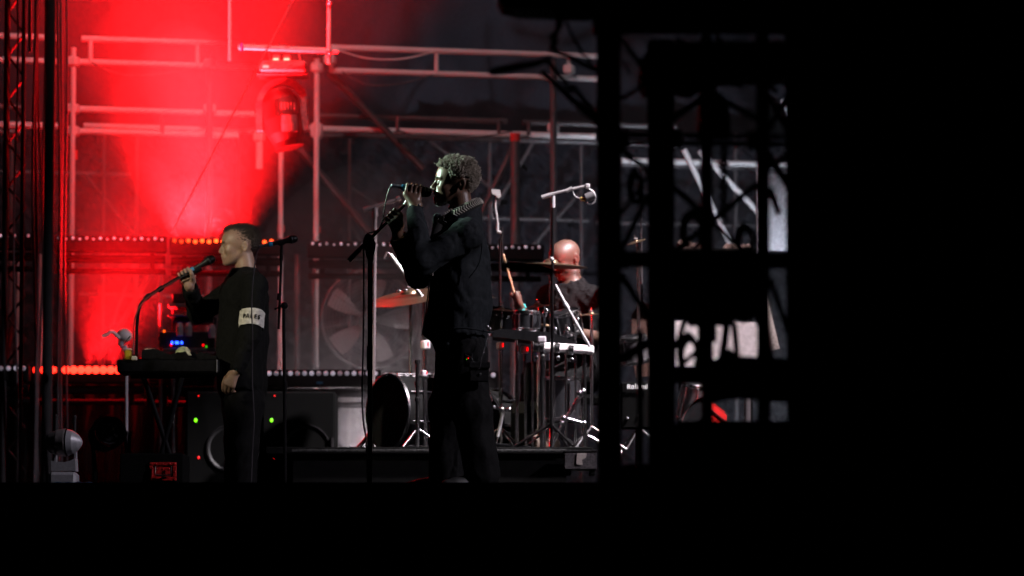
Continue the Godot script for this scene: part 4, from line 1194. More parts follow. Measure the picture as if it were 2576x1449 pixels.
	rod(t, "hanger", P(1615, 765, 25.0), P(1612, 420, 25.1), 0.006, M("rack_grey"))
	# pale odds and ends heaped on a shelf above the middle beam
	t = thing("shelf_rack", "dark shelf with a heap of pale cloths behind the chain", "shelf", G(1800, 24.8))
	pbox(t, "board", 1700, 632, 1900, 640, 24.8, 0.4, M("gear_matte"))
	for x in [1712, 1888]:
		rod(t, "leg", P(x, 638, 24.8), G(x, 24.8, 0.0), 0.012, M("gear_matte"))
	for q in [[1722, 612, 12, 9, "topmost of the heap beside the thick truss chord"], [1726, 628, 11, 6, "under the heap beside the thick truss chord"], [1758, 620, 20, 9, "between the thick and the thin truss chord"], [1838, 622, 14, 9, "just beside the hoist chain"], [1868, 624, 22, 8, "wide and low, between chain and far chord"]]:
		var h = thing("cloth_bundle", "crumpled pale cloth, " + q[4], "cloth", P(q[0], q[1] + q[3], 24.7), "crumpled cloths behind the truss")
		var mb = MB.new()
		for i in 5:
			var c = P(q[0] + (i - 2) * q[2] * 0.3, q[1] + (i % 2) * q[3] * 0.3, 24.7)
			add_tube(mb, smooth([c + Vector3(-0.02, -0.012, 0.02), c + Vector3(0, 0.012, 0.01 * i), c + Vector3(0.02, -0.012, -0.02)], 4), q[3] / FOC * 24.7 * 0.62, 7)
		put(h, "folds", mb, cloth("rose_cloth", Color(0.36, 0.25, 0.22), 0.1))
	# a second, small kit beyond the truss: chrome tom, red shelled drum, pedal
	drum("chrome drum glinting low between the truss chords", P(1738, 1010, 23.6), Vector3(0.2, 1, 0.3), 0.07, 0.22, M("tom_shell"), 6)
	drum("red shelled drum leaning low behind the truss", P(1775, 1060, 23.4), Vector3(-0.8, 0.6, 0.5), 0.11, 0.16, M("red_shell", Color(0.30, 0.01, 0.01), 0.25), 6)

# ---------------------------------------------------------------- the dark structure between camera and stage
func foreground():
	var k = M("front_black", Color(0.006, 0.006, 0.006), 0.8, 0.0, 0.3, 20.0)
	var k2 = M("front_steel", Color(0.010, 0.010, 0.010), 0.55, 0.2, 0.3, 20.0)
	var d = 13.0
	var foot = -2.0
	var t = thing("front_truss", "black lattice truss tower standing before the drum kit", "truss", Vector3(P(1720, 0, d).x, foot, -d))
	var post = func(called, x0, x1, y0, dd):
		var a = P(x0, y0, dd)
		var b = P(x1, y0, dd)
		box(t, called, Vector3((a.x + b.x) / 2, (a.y + foot) / 2, a.z), Vector3(b.x - a.x, a.y - foot, 0.07), k, Basis.IDENTITY, 0.012)
	post.call("chord", 1500, 1562, -60, d)
	post.call("chord", 1628, 1696, 100, d + 0.5)
	post.call("chord", 1901, 1932, -60, d)
	post.call("chord", 1762, 1790, 90, d + 0.62)
	post.call("thin_post", 1602, 1617, 830, d + 0.75)
	var bar = func(called, x0, y0, x1, y1, hh, dd):
		var a = P(x0, y0, dd)
		var b = P(x1, y1, dd)
		rod(t, called, a, b, hh / FOC * dd / 2.0, k2)
	# level members, each a little nearer or deeper so that they pass the chords
	bar.call("beam", 1490, 30, 1990, 30, 76, d - 0.12)
	bar.call("beam", 1490, 66, 1990, 66, 44, d - 0.1)
	bar.call("beam", 1562, 339, 1985, 344, 15, d + 0.10)
	bar.call("beam", 1562, 358, 1985, 363, 15, d + 0.08)
	bar.call("beam", 1562, 652, 1985, 656, 42, d - 0.08)
	bar.call("beam", 1700, 944, 1985, 942, 44, d + 0.08)
	# lacing
	for q in [[1562, 375, 1632, 432, 15, 0.15], [1562, 632, 1630, 490, 16, 0.2], [1562, 540, 1630, 440, 10, 0.25], [1694, 470, 1795, 560, 17, 0.22], [1690, 640, 1905, 462, 17, 0.18], [1790, 560, 1880, 640, 15, 0.24], [1562, 95, 1640, 205, 13, 0.2], [1562, 250, 1640, 200, 12, 0.24], [1900, 185, 1955, 232, 14, 0.2], [1930, 238, 1985, 330, 17, 0.22], [1985, 232, 1930, 330, 15, 0.26], [1930, 385, 1985, 470, 20, 0.2], [1985, 385, 1930, 425, 14, 0.24], [1936, 470, 1960, 540, 17, 0.2], [1700, 95, 1760, 130, 14, 0.2], [1800, 90, 1838, 132, 14, 0.2], [1562, 690, 1632, 800, 17, 0.2], [1562, 905, 1632, 860, 26, 0.22], [1938, 700, 1990, 860, 15, 0.15], [1700, 930, 1770, 870, 14, 0.2], [1690, 300, 1800, 225, 20, 0.26], [1790, 235, 1905, 300, 16, 0.28]]:
		bar.call("diagonal", q[0], q[1], q[2], q[3], q[4], d + q[5])
	for q in [[1562, 350], [1696, 350], [1901, 354], [1562, 652], [1696, 655], [1901, 656]]:
		box(t, "gusset", P(q[0], q[1], d - 0.13), Vector3(0.055, 0.06, 0.02), k2, Basis.IDENTITY, 0.01)
	# wall of black cloth at the side
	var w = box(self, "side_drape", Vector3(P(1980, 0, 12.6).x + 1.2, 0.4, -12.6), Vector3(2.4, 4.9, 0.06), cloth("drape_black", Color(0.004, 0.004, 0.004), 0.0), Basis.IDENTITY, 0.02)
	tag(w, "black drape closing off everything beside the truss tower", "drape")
	# solid black boxes added to darken the foot of the tower
	for q in [[1690, 1990, 1066, "added wide black box that darkens the foot of the truss tower"], [1555, 1688, 1172, "added low black box that darkens the gap between the truss chords"]]:
		t = thing("added_dark_box", q[3], "case", G((q[0] + q[1]) / 2.0, d + 1.2, foot), "added black boxes at the foot of the truss")
		var a = P(q[0], q[2], d + 1.2)
		var b = P(q[1], q[2], d + 1.2)
		box(t, "body", Vector3((a.x + b.x) / 2, (a.y + foot) / 2, a.z), Vector3(b.x - a.x, a.y - foot, 0.5), k, Basis.IDENTITY, 0.015)
		for x in [0.25, 0.75]:
			box(t, "latch", Vector3(lerpf(a.x, b.x, x), a.y - 0.08, a.z + 0.256), Vector3(0.03, 0.04, 0.012), k2)
		box(t, "lid_rail", Vector3((a.x + b.x) / 2, a.y - 0.045, a.z + 0.254), Vector3(b.x - a.x, 0.012, 0.01), k2)
	# big lamp slung across the truss
	t = thing("front_lamp", "large black lamp housing slung across the truss tower", "stage light", P(1750, 235, d + 0.3), "black lamps on the truss")
	pprism(t, "housing", [[1608, 200], [1612, 160], [1630, 134], [1660, 120], [1985, 118], [1985, 200], [1880, 200], [1800, 204], [1760, 224], [1735, 236], [1700, 228], [1620, 232]], d + 0.42, 0.3, k)
	for q in [[1868, 172, 0.009], [1640, 218, 0.008], [1652, 205, 0.008], [1612, 150, 0.007]]:
		ball(t, "screw", P(q[0], q[1], d + 0.25), Vector3.ONE * q[2], M("dark_steel"))
	for q in [[1566, 96, 1582, 132], [1568, 152, 1585, 186], [1606, 190, 1618, 210]]:
		rod(t, "bare_pipe", P(q[0], q[1], d + 0.12), P(q[2], q[3], d + 0.12), 0.005, M("scaffold_dull"))
	# chain hoist
	t = thing("chain_hoist", "black chain hoist hanging in the truss with a link chain", "hoist", P(1797, 300, d + 0.9))
	pprism(t, "body", [[1762, 235], [1812, 240], [1826, 262], [1834, 305], [1834, 346], [1754, 346], [1757, 300]], d + 1.0, 0.16, k)
	rod(t, "hook", P(1795, 242, d + 1.0), P(1795, 180, d + 1.0), 0.012, k)
	for i in 15:
		var y = 345.0 + i * 14.0
		var c = P(1821, y + 9, d + 1.0)
		var ring = []
		for s in 13:
			var a = TAU * s / 12.0
			ring.append(c + (Vector3(cos(a) * 0.012, sin(a) * 0.017, 0) if i % 2 == 0 else Vector3(0, sin(a) * 0.017, cos(a) * 0.012)))
		tube(t, "chain_link", ring, 0.0048, k2, false, 6)
	# sagging black bundle on the middle beam
	t = thing("cable_bundle", "large black bundle of cable slung under the middle beam", "cable", P(1800, 770, d + 0.3))
	pprism(t, "bundle", [[1640, 650], [1700, 640], [1740, 652], [1800, 644], [1860, 640], [1905, 652], [1906, 700], [1898, 760], [1908, 790], [1880, 806], [1850, 800], [1838, 822], [1812, 812], [1790, 826], [1760, 812], [1740, 818], [1726, 800], [1700, 800], [1672, 770], [1650, 700]], d + 0.5, 0.25, k)
	for i in 5:
		tube(t, "loop", [P(1690 + i * 22, 640, d + 0.3), P(1700 + i * 18, 740 + i * 6, d + 0.22), P(1770 + i * 12, 820 - i * 6, d + 0.22), P(1870 + i * 4, 760, d + 0.25), P(1896 - i * 6, 640, d + 0.3)], 0.012, k2)
	for q in [[1762, 815, 1765, 930, 0.011], [1830, 810, 1812, 930, 0.013], [1846, 810, 1858, 925, 0.010], [1790, 820, 1792, 860, 0.016], [1905, 790, 1946, 930, 0.014], [1724, 800, 1700, 880, 0.010]]:
		rod(t, "strap", P(q[0], q[1], d + 0.45), P(q[2], q[3], d + 0.45), q[4], k2)
	pprism(t, "tail", [[1756, 930], [1800, 905], [1830, 880], [1856, 900], [1985, 905], [1985, 1010], [1860, 1000], [1800, 1010], [1762, 1010], [1780, 960]], d + 0.5, 0.2, k)
	# lamps with flaps on arms at the truss's side
	t = thing("front_lamp", "black lamp body at the top beside the truss, with a drooping bracket", "stage light", P(1385, 5, d + 0.3), "black lamps on the truss")
	pprism(t, "housing", [[1254, -60], [1252, 5], [1262, 24], [1300, 34], [1480, 42], [1512, 36], [1512, -60]], d + 0.3, 0.25, k)
	pprism(t, "bracket", [[1398, 36], [1420, 38], [1414, 70], [1402, 90], [1404, 110], [1390, 128], [1382, 120], [1388, 98], [1378, 94], [1396, 78]], d + 0.3, 0.04, k)
	cable("thin black cable drooping beside the truss", [P(1424, 50, d + 0.3), P(1440, 90, d + 0.3), P(1470, 140, d + 0.3), P(1500, 175, d + 0.3)], 0.006, k)
	t = thing("lamp_flap", "long black flap on a jointed arm reaching from the truss", "lamp flap", P(1440, 200, d + 0.25), "black flaps on arms")
	pprism(t, "flap", [[1228, 182], [1236, 172], [1300, 158], [1350, 152], [1384, 142], [1392, 150], [1350, 166], [1290, 180], [1240, 188]], d + 0.25, 0.03, k)
	for q in [[1380, 118, 1506, 180, 14], [1362, 178, 1506, 312, 17], [1376, 152, 1440, 230, 14], [1440, 215, 1506, 300, 14]]:
		rod(t, "arm", P(q[0], q[1], d + 0.25), P(q[2], q[3], d + 0.28), q[4] / FOC * d / 2.0, k2)
	for q in [[1366, 185, 1372, 190], [1374, 192, 1392, 208], [1428, 222, 1434, 228]]:
		rod(t, "pin", P(q[0], q[1], d + 0.2), P(q[2], q[3], d + 0.2), 0.006, M("bright_steel"))
	t = thing("lamp_flap", "black tapering flap across the front of the crash cymbal", "lamp flap", P(1440, 675, d + 0.2), "black flaps on arms")
	pprism(t, "flap", [[1262, 656], [1300, 657], [1352, 660], [1400, 680], [1436, 684], [1430, 690], [1380, 690], [1300, 684], [1264, 676]], d + 0.2, 0.03, k)
	rod(t, "arm", P(1400, 686, d + 0.2), P(1520, 690, d + 0.2), 0.005, k2)
	for q in [[1738, 578, 26, 46, "hung on the thick truss chord"], [1872, 600, 22, 34, "hung where two braces cross by the far chord"], [1596, 470, 16, 40, "hung on the near chord of the truss"], [1852, 170, 30, 44, "hung from the big lamp housing"], [1730, 890, 24, 50, "hung under the black bundle"]]:
		t = thing("cable_coil", "black coil of cable " + q[4], "cable", P(q[0], q[1] - q[3], d + 0.36), "coils of cable on the truss")
		for i in 4:
			var ring = []
			for s in 17:
				var a = TAU * s / 16.0
				ring.append(P(q[0] + cos(a) * q[2] * (1.0 - 0.07 * i) + i * 2.0, q[1] + sin(a) * q[3] * (1.0 - 0.05 * i) + i * 3.0, d + 0.36 + 0.012 * i))
			tube(t, "turn", ring, 0.0075, k2, false, 6)
		rod(t, "tie", P(q[0], q[1] - q[3] - 8, d + 0.38), P(q[0], q[1] - q[3] + 14, d + 0.38), 0.008, k)

# ---------------------------------------------------------------- bodies: tapered bones joined by a smooth minimum, meshed as surface nets
class Field:
	var o: Vector3
	var c: float
	var nx: int
	var ny: int
	var nz: int
	var f := PackedFloat32Array()
	func _init(lo: Vector3, hi: Vector3, cell: float):
		o = lo
		c = cell
		nx = int(ceil((hi.x - lo.x) / cell)) + 1
		ny = int(ceil((hi.y - lo.y) / cell)) + 1
		nz = int(ceil((hi.z - lo.z) / cell)) + 1
		f.resize(nx * ny * nz)
		f.fill(1.0)
	func cap(a: Vector3, b: Vector3, ra: float, rb: float, k: float, sub := false, w := Vector3.ZERO, s := 1.0):
		var pad: float = maxf(ra, rb) + k + 2.5 * c
		var lo: Vector3 = a.min(b) - Vector3.ONE * pad - o
		var hi: Vector3 = a.max(b) + Vector3.ONE * pad - o
		var st: float = 1.0 / s - 1.0
		var ba: Vector3 = b - a
		ba += w * (ba.dot(w) * st)
		var bb: float = maxf(ba.length_squared(), 1e-9)
		var x0: int = maxi(0, int(lo.x / c))
		var x1: int = mini(nx - 1, int(hi.x / c))
		for z in range(maxi(0, int(lo.z / c)), mini(nz - 1, int(hi.z / c)) + 1):
			for y in range(maxi(0, int(lo.y / c)), mini(ny - 1, int(hi.y / c)) + 1):
				var at: int = (z * ny + y) * nx
				for x in range(x0, x1 + 1):
					var p: Vector3 = o + Vector3(x, y, z) * c - a
					if s != 1.0:
						p += w * (p.dot(w) * st)
					var h: float = clampf(p.dot(ba) / bb, 0.0, 1.0)
					var d: float = (p - ba * h).length() - lerpf(ra, rb, h)
					var v: float = f[at + x]
					if sub:
						d = -d
						var g: float = maxf(k - absf(d - v), 0.0) / k
						f[at + x] = maxf(d, v) + g * g * k * 0.25
					else:
						var g: float = maxf(k - absf(d - v), 0.0) / k
						f[at + x] = minf(d, v) - g * g * k * 0.25
	func ell(cn: Vector3, ax: Basis, r: Vector3, k: float, sub := false):
		var rm: float = maxf(r.x, maxf(r.y, r.z))
		var pad: float = rm + k + 2.5 * c
		var lo: Vector3 = cn - Vector3.ONE * pad - o
		var hi: Vector3 = cn + Vector3.ONE * pad - o
		var inv: Basis = ax.transposed()
		var x0: int = maxi(0, int(lo.x / c))
		var x1: int = mini(nx - 1, int(hi.x / c))
		for z in range(maxi(0, int(lo.z / c)), mini(nz - 1, int(hi.z / c)) + 1):
			for y in range(maxi(0, int(lo.y / c)), mini(ny - 1, int(hi.y / c)) + 1):
				var at: int = (z * ny + y) * nx
				for x in range(x0, x1 + 1):
					var q: Vector3 = inv * (o + Vector3(x, y, z) * c - cn)
					var k0: float = (q / r).length()
					var k1: float = maxf((q / (r * r)).length(), 1e-6)
					var d: float = k0 * (k0 - 1.0) / k1
					var v: float = f[at + x]
					if sub:
						d = -d
						var g: float = maxf(k - absf(d - v), 0.0) / k
						f[at + x] = maxf(d, v) + g * g * k * 0.25
					else:
						var g: float = maxf(k - absf(d - v), 0.0) / k
						f[at + x] = minf(d, v) - g * g * k * 0.25
	func net(mb: MB, fold = null):
		var first: int = mb.v.size()
		var id := PackedInt32Array()
		id.resize(nx * ny * nz)
		id.fill(-1)
		var lim: float = c * 1.9
		var off := [0, 1, nx, nx + 1, nx * ny, nx * ny + 1, nx * ny + nx, nx * ny + nx + 1]
		var vs := PackedVector3Array()
		var ix := PackedInt32Array()
		for z in nz - 1:
			for y in ny - 1:
				var at: int = (z * ny + y) * nx
				for x in nx - 1:
					var v0: float = f[at + x]
					if v0 > lim or v0 < -lim:
						continue
					var m: int = 0
					for q in 8:
						if f[at + x + off[q]] < 0.0:
							m |= 1 << q
					if m == 0 or m == 255:
						continue
					var s := Vector3.ZERO
					var cnt: int = 0
					for q in 8:
						for e in 3:
							var b: int = 1 << e
							if q & b:
								continue
							var r: int = q | b
							if ((m >> q) & 1) == ((m >> r) & 1):
								continue
							var va: float = f[at + x + off[q]]
							var vb: float = f[at + x + off[r]]
							var t: float = va / (va - vb)
							var p := Vector3(q & 1, (q >> 1) & 1, q >> 2)
							p[e] += t
							s += p
							cnt += 1
					id[at + x] = vs.size()
					vs.append(o + (Vector3(x, y, z) + s / cnt) * c)
					var inside: bool = m & 1
					for e in 3:
						if ((m >> (1 << e)) & 1) == (m & 1):
							continue
						var u: int = off[1 << ((e + 1) % 3)]
						var w: int = off[1 << ((e + 2) % 3)]
						if at + x - u - w < 0:
							continue
						var i0: int = id[at + x]
						var i1: int = id[at + x - u]
						var i2: int = id[at + x - u - w]
						var i3: int = id[at + x - w]
						if i1 < 0 or i2 < 0 or i3 < 0:
							continue
						if inside:
							ix.append_array([i0, i2, i1, i0, i3, i2])
						else:
							ix.append_array([i0, i1, i2, i0, i2, i3])
		var ns := normals(vs, ix)
		if fold != null:
			for k in vs.size():
				vs[k] += ns[k] * float(fold.call(vs[k], ns[k]))
			ns = normals(vs, ix)
		mb.v.append_array(vs)
		mb.n.append_array(ns)
		for k in ix.size():
			mb.i.append(ix[k] + first)
	func normals(vs: PackedVector3Array, ix: PackedInt32Array) -> PackedVector3Array:
		var ns := PackedVector3Array()
		ns.resize(vs.size())
		for k in range(0, ix.size(), 3):
			var a: int = ix[k]
			var b: int = ix[k + 1]
			var d: int = ix[k + 2]
			var nn: Vector3 = (vs[d] - vs[a]).cross(vs[b] - vs[a])
			ns[a] += nn
			ns[b] += nn
			ns[d] += nn
		for k in ns.size():
			ns[k] = ns[k].normalized()
		return ns

func around(pts: Array, pad: float, cell: float) -> Field:
	var lo: Vector3 = pts[0]
	var hi: Vector3 = pts[0]
	for p in pts:
		lo = lo.min(p)
		hi = hi.max(p)
	return Field.new(lo - Vector3.ONE * pad, hi + Vector3.ONE * pad, cell)

# frame of a head: origin at eye level between the ears and the face, x forward, y up, z to the side
func head_frame(c: Vector3, fwd: Vector3, up: Vector3, h: float) -> Transform3D:
	var x = fwd.normalized()
	var y = (up - x * up.dot(x)).normalized()
	return Transform3D(Basis(x * h, y * h, x.cross(y) * h), c)

func head(mb: MB, T: Transform3D, neck: Vector3, neck_r: float, look := {}):
	var h = T.basis.x.length()
	var ax = T.basis.orthonormalized()
	var F = around([T.origin - Vector3.ONE * 0.62 * h, T.origin + Vector3.ONE * 0.62 * h, neck], 0.02, 0.0042)
	var E = func(x, y, z, rx, ry, rz, k = 0.03, sub = false): F.ell(T * Vector3(x, y, z), ax, Vector3(rx, ry, rz) * h, k * h, sub)
	var C = func(a, b, ra, rb, k = 0.03, sub = false): F.cap(T * a, T * b, ra * h, rb * h, k * h, sub)
	E.call(-0.07, 0.13, 0, 0.43, 0.365, 0.325)
	E.call(0.13, 0.13, 0, 0.26, 0.29, 0.26, 0.12)
	E.call(0.16, -0.14, 0, 0.225, 0.31, 0.245, 0.08)
	for s in [-1.0, 1.0]:
		C.call(Vector3(-0.05, -0.20, s * 0.185), Vector3(0.26, -0.38, s * 0.07), 0.065, 0.08, 0.10)
		E.call(0.225, -0.10, s * 0.165, 0.11, 0.09, 0.09, 0.08)
		C.call(Vector3(0.355, 0.078, s * 0.05), Vector3(0.29, 0.085, s * 0.19), 0.045, 0.042, 0.04)
		E.call(0.40, -0.012, s * 0.125, 0.122, 0.068, 0.098, 0.03, true)
		E.call(0.305, -0.005, s * 0.125, 0.062, 0.055, 0.062, 0.012)
		C.call(Vector3(0.365, 0.022, s * 0.08), Vector3(0.335, 0.02, s * 0.18), 0.014, 0.012, 0.015)
		C.call(Vector3(0.365, -0.035, s * 0.09), Vector3(0.34, -0.03, s * 0.17), 0.012, 0.010, 0.015)
		E.call(0.415, -0.155, s * 0.055, 0.045, 0.036, 0.036, 0.03)
	var big = look.get("nose", 1.0)
	C.call(Vector3(0.375, 0.035, 0), Vector3(0.425 * (0.5 + 0.5 * big), -0.10, 0), 0.034, 0.042 * big, 0.04)
	E.call(0.432 * (0.6 + 0.4 * big), -0.130, 0, 0.054, 0.044, 0.048 * big, 0.03)
	for s in [-1.0, 1.0]:
		E.call(0.425, -0.188, s * 0.026, 0.020, 0.014, 0.013, 0.012, true)
	C.call(Vector3(0.375, -0.16, 0), Vector3(0.372, -0.23, 0), 0.055, 0.055, 0.03)
	# mouth
	var open = look.get("open", 0.0)
	var lip = look.get("lip", 1.0)
	E.call(0.345, -0.27, 0, 0.085, 0.10, 0.14, 0.06)
	C.call(Vector3(0.413, -0.243 + open * 0.012, -0.045), Vector3(0.413, -0.243 + open * 0.012, 0.045), 0.029 * lip, 0.029 * lip, 0.02)
	C.call(Vector3(0.402, -0.305 - open * 0.035, -0.04), Vector3(0.402, -0.305 - open * 0.035, 0.04), 0.031 * lip, 0.031 * lip, 0.02)
	C.call(Vector3(0.44, -0.277 - open * 0.01, -0.07), Vector3(0.44, -0.277 - open * 0.01, 0.07), 0.010 + 0.02 * open, 0.010 + 0.02 * open, 0.012, true)
	E.call(0.325, -0.405 - open * 0.02, 0, 0.085, 0.075, 0.095, 0.06)
	# ears
	for s in [-1.0, 1.0]:
		var ea = ax * Basis(Vector3.UP, s * 0.35) * Basis(Vector3(0, 0, 1), 0.15)
		F.ell(T * Vector3(-0.16, -0.05, s * 0.315), ea, Vector3(0.085, 0.135, 0.026) * h, 0.02 * h)
		F.ell(T * Vector3(-0.145, -0.045, s * 0.345), ea, Vector3(0.048, 0.085, 0.028) * h, 0.015 * h, true)
		E.call(-0.125, -0.06, s * 0.315, 0.02, 0.03, 0.022, 0.012)
	F.cap(T * Vector3(-0.12, -0.18, 0), neck, 0.215 * h, neck_r, 0.06 * h)
	if look.get("adam", true):
		E.call(0.06, -0.56, 0, 0.05, 0.06, 0.05, 0.06)
	F.net(mb)

# a hand closed round a rod: C on the rod's axis, A along it towards the index finger, n0 where the knuckles are, sg the way the fingers turn
func grip(mb: MB, C: Vector3, A: Vector3, n0: Vector3, sg: float, rr: float, wrist: Vector3, elbow: Vector3, size := 1.0):
	A = A.normalized()
	n0 = (n0 - A * n0.dot(A)).normalized()
	var F = around([C, wrist, wrist.lerp(elbow, 0.22)], 0.085 * size, 0.0036)
	var fr = [0.0092, 0.0096, 0.0092, 0.0080]
	var far = [1.0, 1.06, 1.0, 0.86]
	var ks = []
	for k in 4:
		var at = C + A * ((1.5 - k) * 0.0205 * size)
		var R = rr + fr[k] * 0.92
		var kn = at + n0.rotated(A, -sg * 0.75) * (R + 0.021 * far[k])
		var j1 = at + n0.rotated(A, sg * (0.55 + 0.05 * k)) * (R + 0.010 * far[k])
		var j2 = at + n0.rotated(A, sg * 1.95) * (R + 0.002)
		var j3 = at + n0.rotated(A, sg * (2.95 - 0.06 * k)) * R
		ks.append(kn)
		F.cap(kn, j1, fr[k] * 1.12, fr[k] * 1.02, 0.004)
		F.cap(j1, j2, fr[k] * 1.05, fr[k] * 0.92, 0.003)
		F.cap(j2, j3, fr[k] * 0.92, fr[k] * 0.78, 0.003)
	for k in 4:
		F.cap(wrist.lerp(ks[k], 0.12), ks[k], 0.0185 * size, 0.0125 * size, 0.014)
		if k < 3:
			F.cap(wrist.lerp(ks[k].lerp(ks[k + 1], 0.5), 0.3), ks[k].lerp(ks[k + 1], 0.5), 0.017 * size, 0.0105 * size, 0.012)
	# thumb: leaves the side of the palm near the wrist and closes from the other side
	var side = wrist.lerp(ks[0], 0.35) + A * 0.016
	var t1 = C + A * 0.026 + n0.rotated(A, -sg * 1.6) * (rr + 0.020)
	var t2 = C + A * 0.034 + n0.rotated(A, -sg * 2.4) * (rr + 0.011)
	var t3 = C + A * 0.040 + n0.rotated(A, -sg * 3.2) * (rr + 0.009)
	F.cap(side, t1, 0.0165, 0.0125, 0.012)
	F.cap(t1, t2, 0.0118, 0.0108, 0.004)
	F.cap(t2, t3, 0.0108, 0.0088, 0.003)
	F.cap(wrist, wrist.lerp(elbow, 0.3), 0.027 * size, 0.034 * size, 0.012)
	F.net(mb)

# a relaxed hand hanging from the wrist: dir along the fingers, nrm out of the back of the hand
func hang(mb: MB, wrist: Vector3, dir: Vector3, nrm: Vector3, thumb: Vector3, elbow: Vector3):
	dir = dir.normalized()
	nrm = (nrm - dir * nrm.dot(dir)).normalized()
	var side = dir.cross(nrm).normalized()
	if side.dot(thumb) < 0:
		side = -side
	var F = around([wrist, wrist + dir * 0.19, wrist.lerp(elbow, 0.2)], 0.07, 0.0036)
	var fr = [0.0088, 0.0092, 0.0088, 0.0076]
	var far = [0.92, 1.0, 0.94, 0.76]
	for k in 4:
		var kn = wrist + dir * (0.088 - 0.004 * absf(k - 1.0)) + side * (1.5 - k) * 0.0195
		var d1 = (dir * cos(0.5 + 0.1 * k) - nrm * sin(0.5 + 0.1 * k)).normalized()
		var d2 = (dir * cos(1.05 + 0.12 * k) - nrm * sin(1.05 + 0.12 * k)).normalized()
		var d3 = (dir * cos(1.4 + 0.12 * k) - nrm * sin(1.4 + 0.12 * k)).normalized()
		var j1 = kn + d1 * 0.044 * far[k]
		var j2 = j1 + d2 * 0.027 * far[k]
		var j3 = j2 + d3 * 0.020 * far[k]
		F.cap(wrist.lerp(kn, 0.1), kn, 0.0185, 0.0120, 0.013)
		F.cap(kn, j1, fr[k] * 1.1, fr[k], 0.004)
		F.cap(j1, j2, fr[k], fr[k] * 0.9, 0.003)
		F.cap(j2, j3, fr[k] * 0.9, fr[k] * 0.75, 0.003)
	var b = wrist + dir * 0.03 + side * 0.026 - nrm * 0.008
	var t1 = b + (dir * 0.8 + side * 0.45 - nrm * 0.3).normalized() * 0.036
	var t2 = t1 + (dir + side * 0.05 - nrm * 0.25).normalized() * 0.030
	var t3 = t2 + (dir - side * 0.1 - nrm * 0.3).normalized() * 0.020
	F.cap(wrist + dir * 0.015 + side * 0.012, b, 0.017, 0.0155, 0.012)
	F.cap(b, t1, 0.0150, 0.0118, 0.008)
	F.cap(t1, t2, 0.0112, 0.0102, 0.004)
	F.cap(t2, t3, 0.0102, 0.0085, 0.003)
	F.cap(wrist.lerp(elbow, 0.3), wrist, 0.034, 0.026, 0.012)
	F.net(mb)

func skin(key: String, c: Color, rough := 0.48) -> StandardMaterial3D:
	var m = M(key, c, rough, 0.0, 0.22, 160.0)
	m.subsurf_scatter_enabled = true
	m.subsurf_scatter_strength = 0.12
	return m

func creases(s: int, amp: float, dir: Vector3, fine := 9.0) -> Callable:
	var n = FastNoiseLite.new()
	n.seed = s
	n.frequency = 1.0
	n.fractal_octaves = 2
	dir = dir.normalized()
	return func(p: Vector3, _n: Vector3) -> float:
		# folds run along dir: stretched noise, sharpened to ridges
		var along_it: float = p.dot(dir)
		var q: Vector3 = p - dir * along_it
		var warp: float = n.get_noise_3d(p.x * 4.0, p.y * 4.0, p.z * 4.0) * 0.05
		var v: float = n.get_noise_3d((q.x + warp) * fine, (q.y + warp) * fine + along_it * 1.6, (q.z + warp) * fine)
		# broad drapes, and sharp creases that come and go
		var w: float = n.get_noise_3d(p.x * 2.5 + 7.0, p.y * 2.5, p.z * 2.5)
		var c: float = n.get_noise_3d((q.x + warp) * fine * 2.3 + 3.0, (q.y + warp) * fine * 2.3 + along_it * 4.0, (q.z + warp) * fine * 2.3)
		var sharp: float = maxf(0.0, 1.0 - absf(c) * 7.0)
		return amp * (0.75 - 2.2 * absf(v)) + amp * 0.5 * n.get_noise_3d(p.x * 5.0, p.y * 5.0, p.z * 5.0) - amp * 0.9 * sharp * clampf(w * 2.5 + 0.5, 0.0, 1.0)

func shoe(t, called: String, ankle: Vector3, toe_dir: Vector3, floor_y: float, upper: Material, sole: Material):
	toe_dir = Vector3(toe_dir.x, 0, toe_dir.z).normalized()
	var heel = Vector3(ankle.x, floor_y + 0.03, ankle.z) - toe_dir * 0.05
	var toe = heel + toe_dir * 0.235
	var F = around([heel, toe, ankle], 0.09, 0.007)
	var w = Vector3.UP
	F.cap(heel + Vector3(0, 0.018, 0), toe + Vector3(0, 0.012, 0), 0.04, 0.038, 0.02)
	F.cap(heel + Vector3(0, 0.02, 0) + toe_dir * 0.03, Vector3(ankle.x, floor_y + 0.105, ankle.z), 0.042, 0.042, 0.03)
	F.cap(Vector3(ankle.x, floor_y + 0.085, ankle.z), toe - toe_dir * 0.05 + Vector3(0, 0.03, 0), 0.036, 0.03, 0.03)
	var mb = MB.new()
	F.net(mb)
	var sh = put(t, called, mb, upper)
	mb = MB.new()
	var prof = []
	F = around([heel, toe], 0.07, 0.007)
	F.cap(heel, toe, 0.045, 0.043, 0.01, false, w, 0.5)
	F.net(mb)
	for k in mb.v.size():
		mb.v[k].y = clampf(mb.v[k].y, floor_y + 0.001, floor_y + 0.03)
	put(sh, "sole", mb, sole)
	for k in 5:
		var a = Vector3(ankle.x, floor_y + 0.112 - k * 0.010, ankle.z) + toe_dir * (0.03 + 0.018 * k)
		var s = toe_dir.cross(Vector3.UP) * 0.028
		tube(sh, "lace", [a - s, a + Vector3(0, 0.012, 0), a + s], 0.003, M("lace", Color(0.5, 0.48, 0.46), 0.7), true, 5)
	return sh

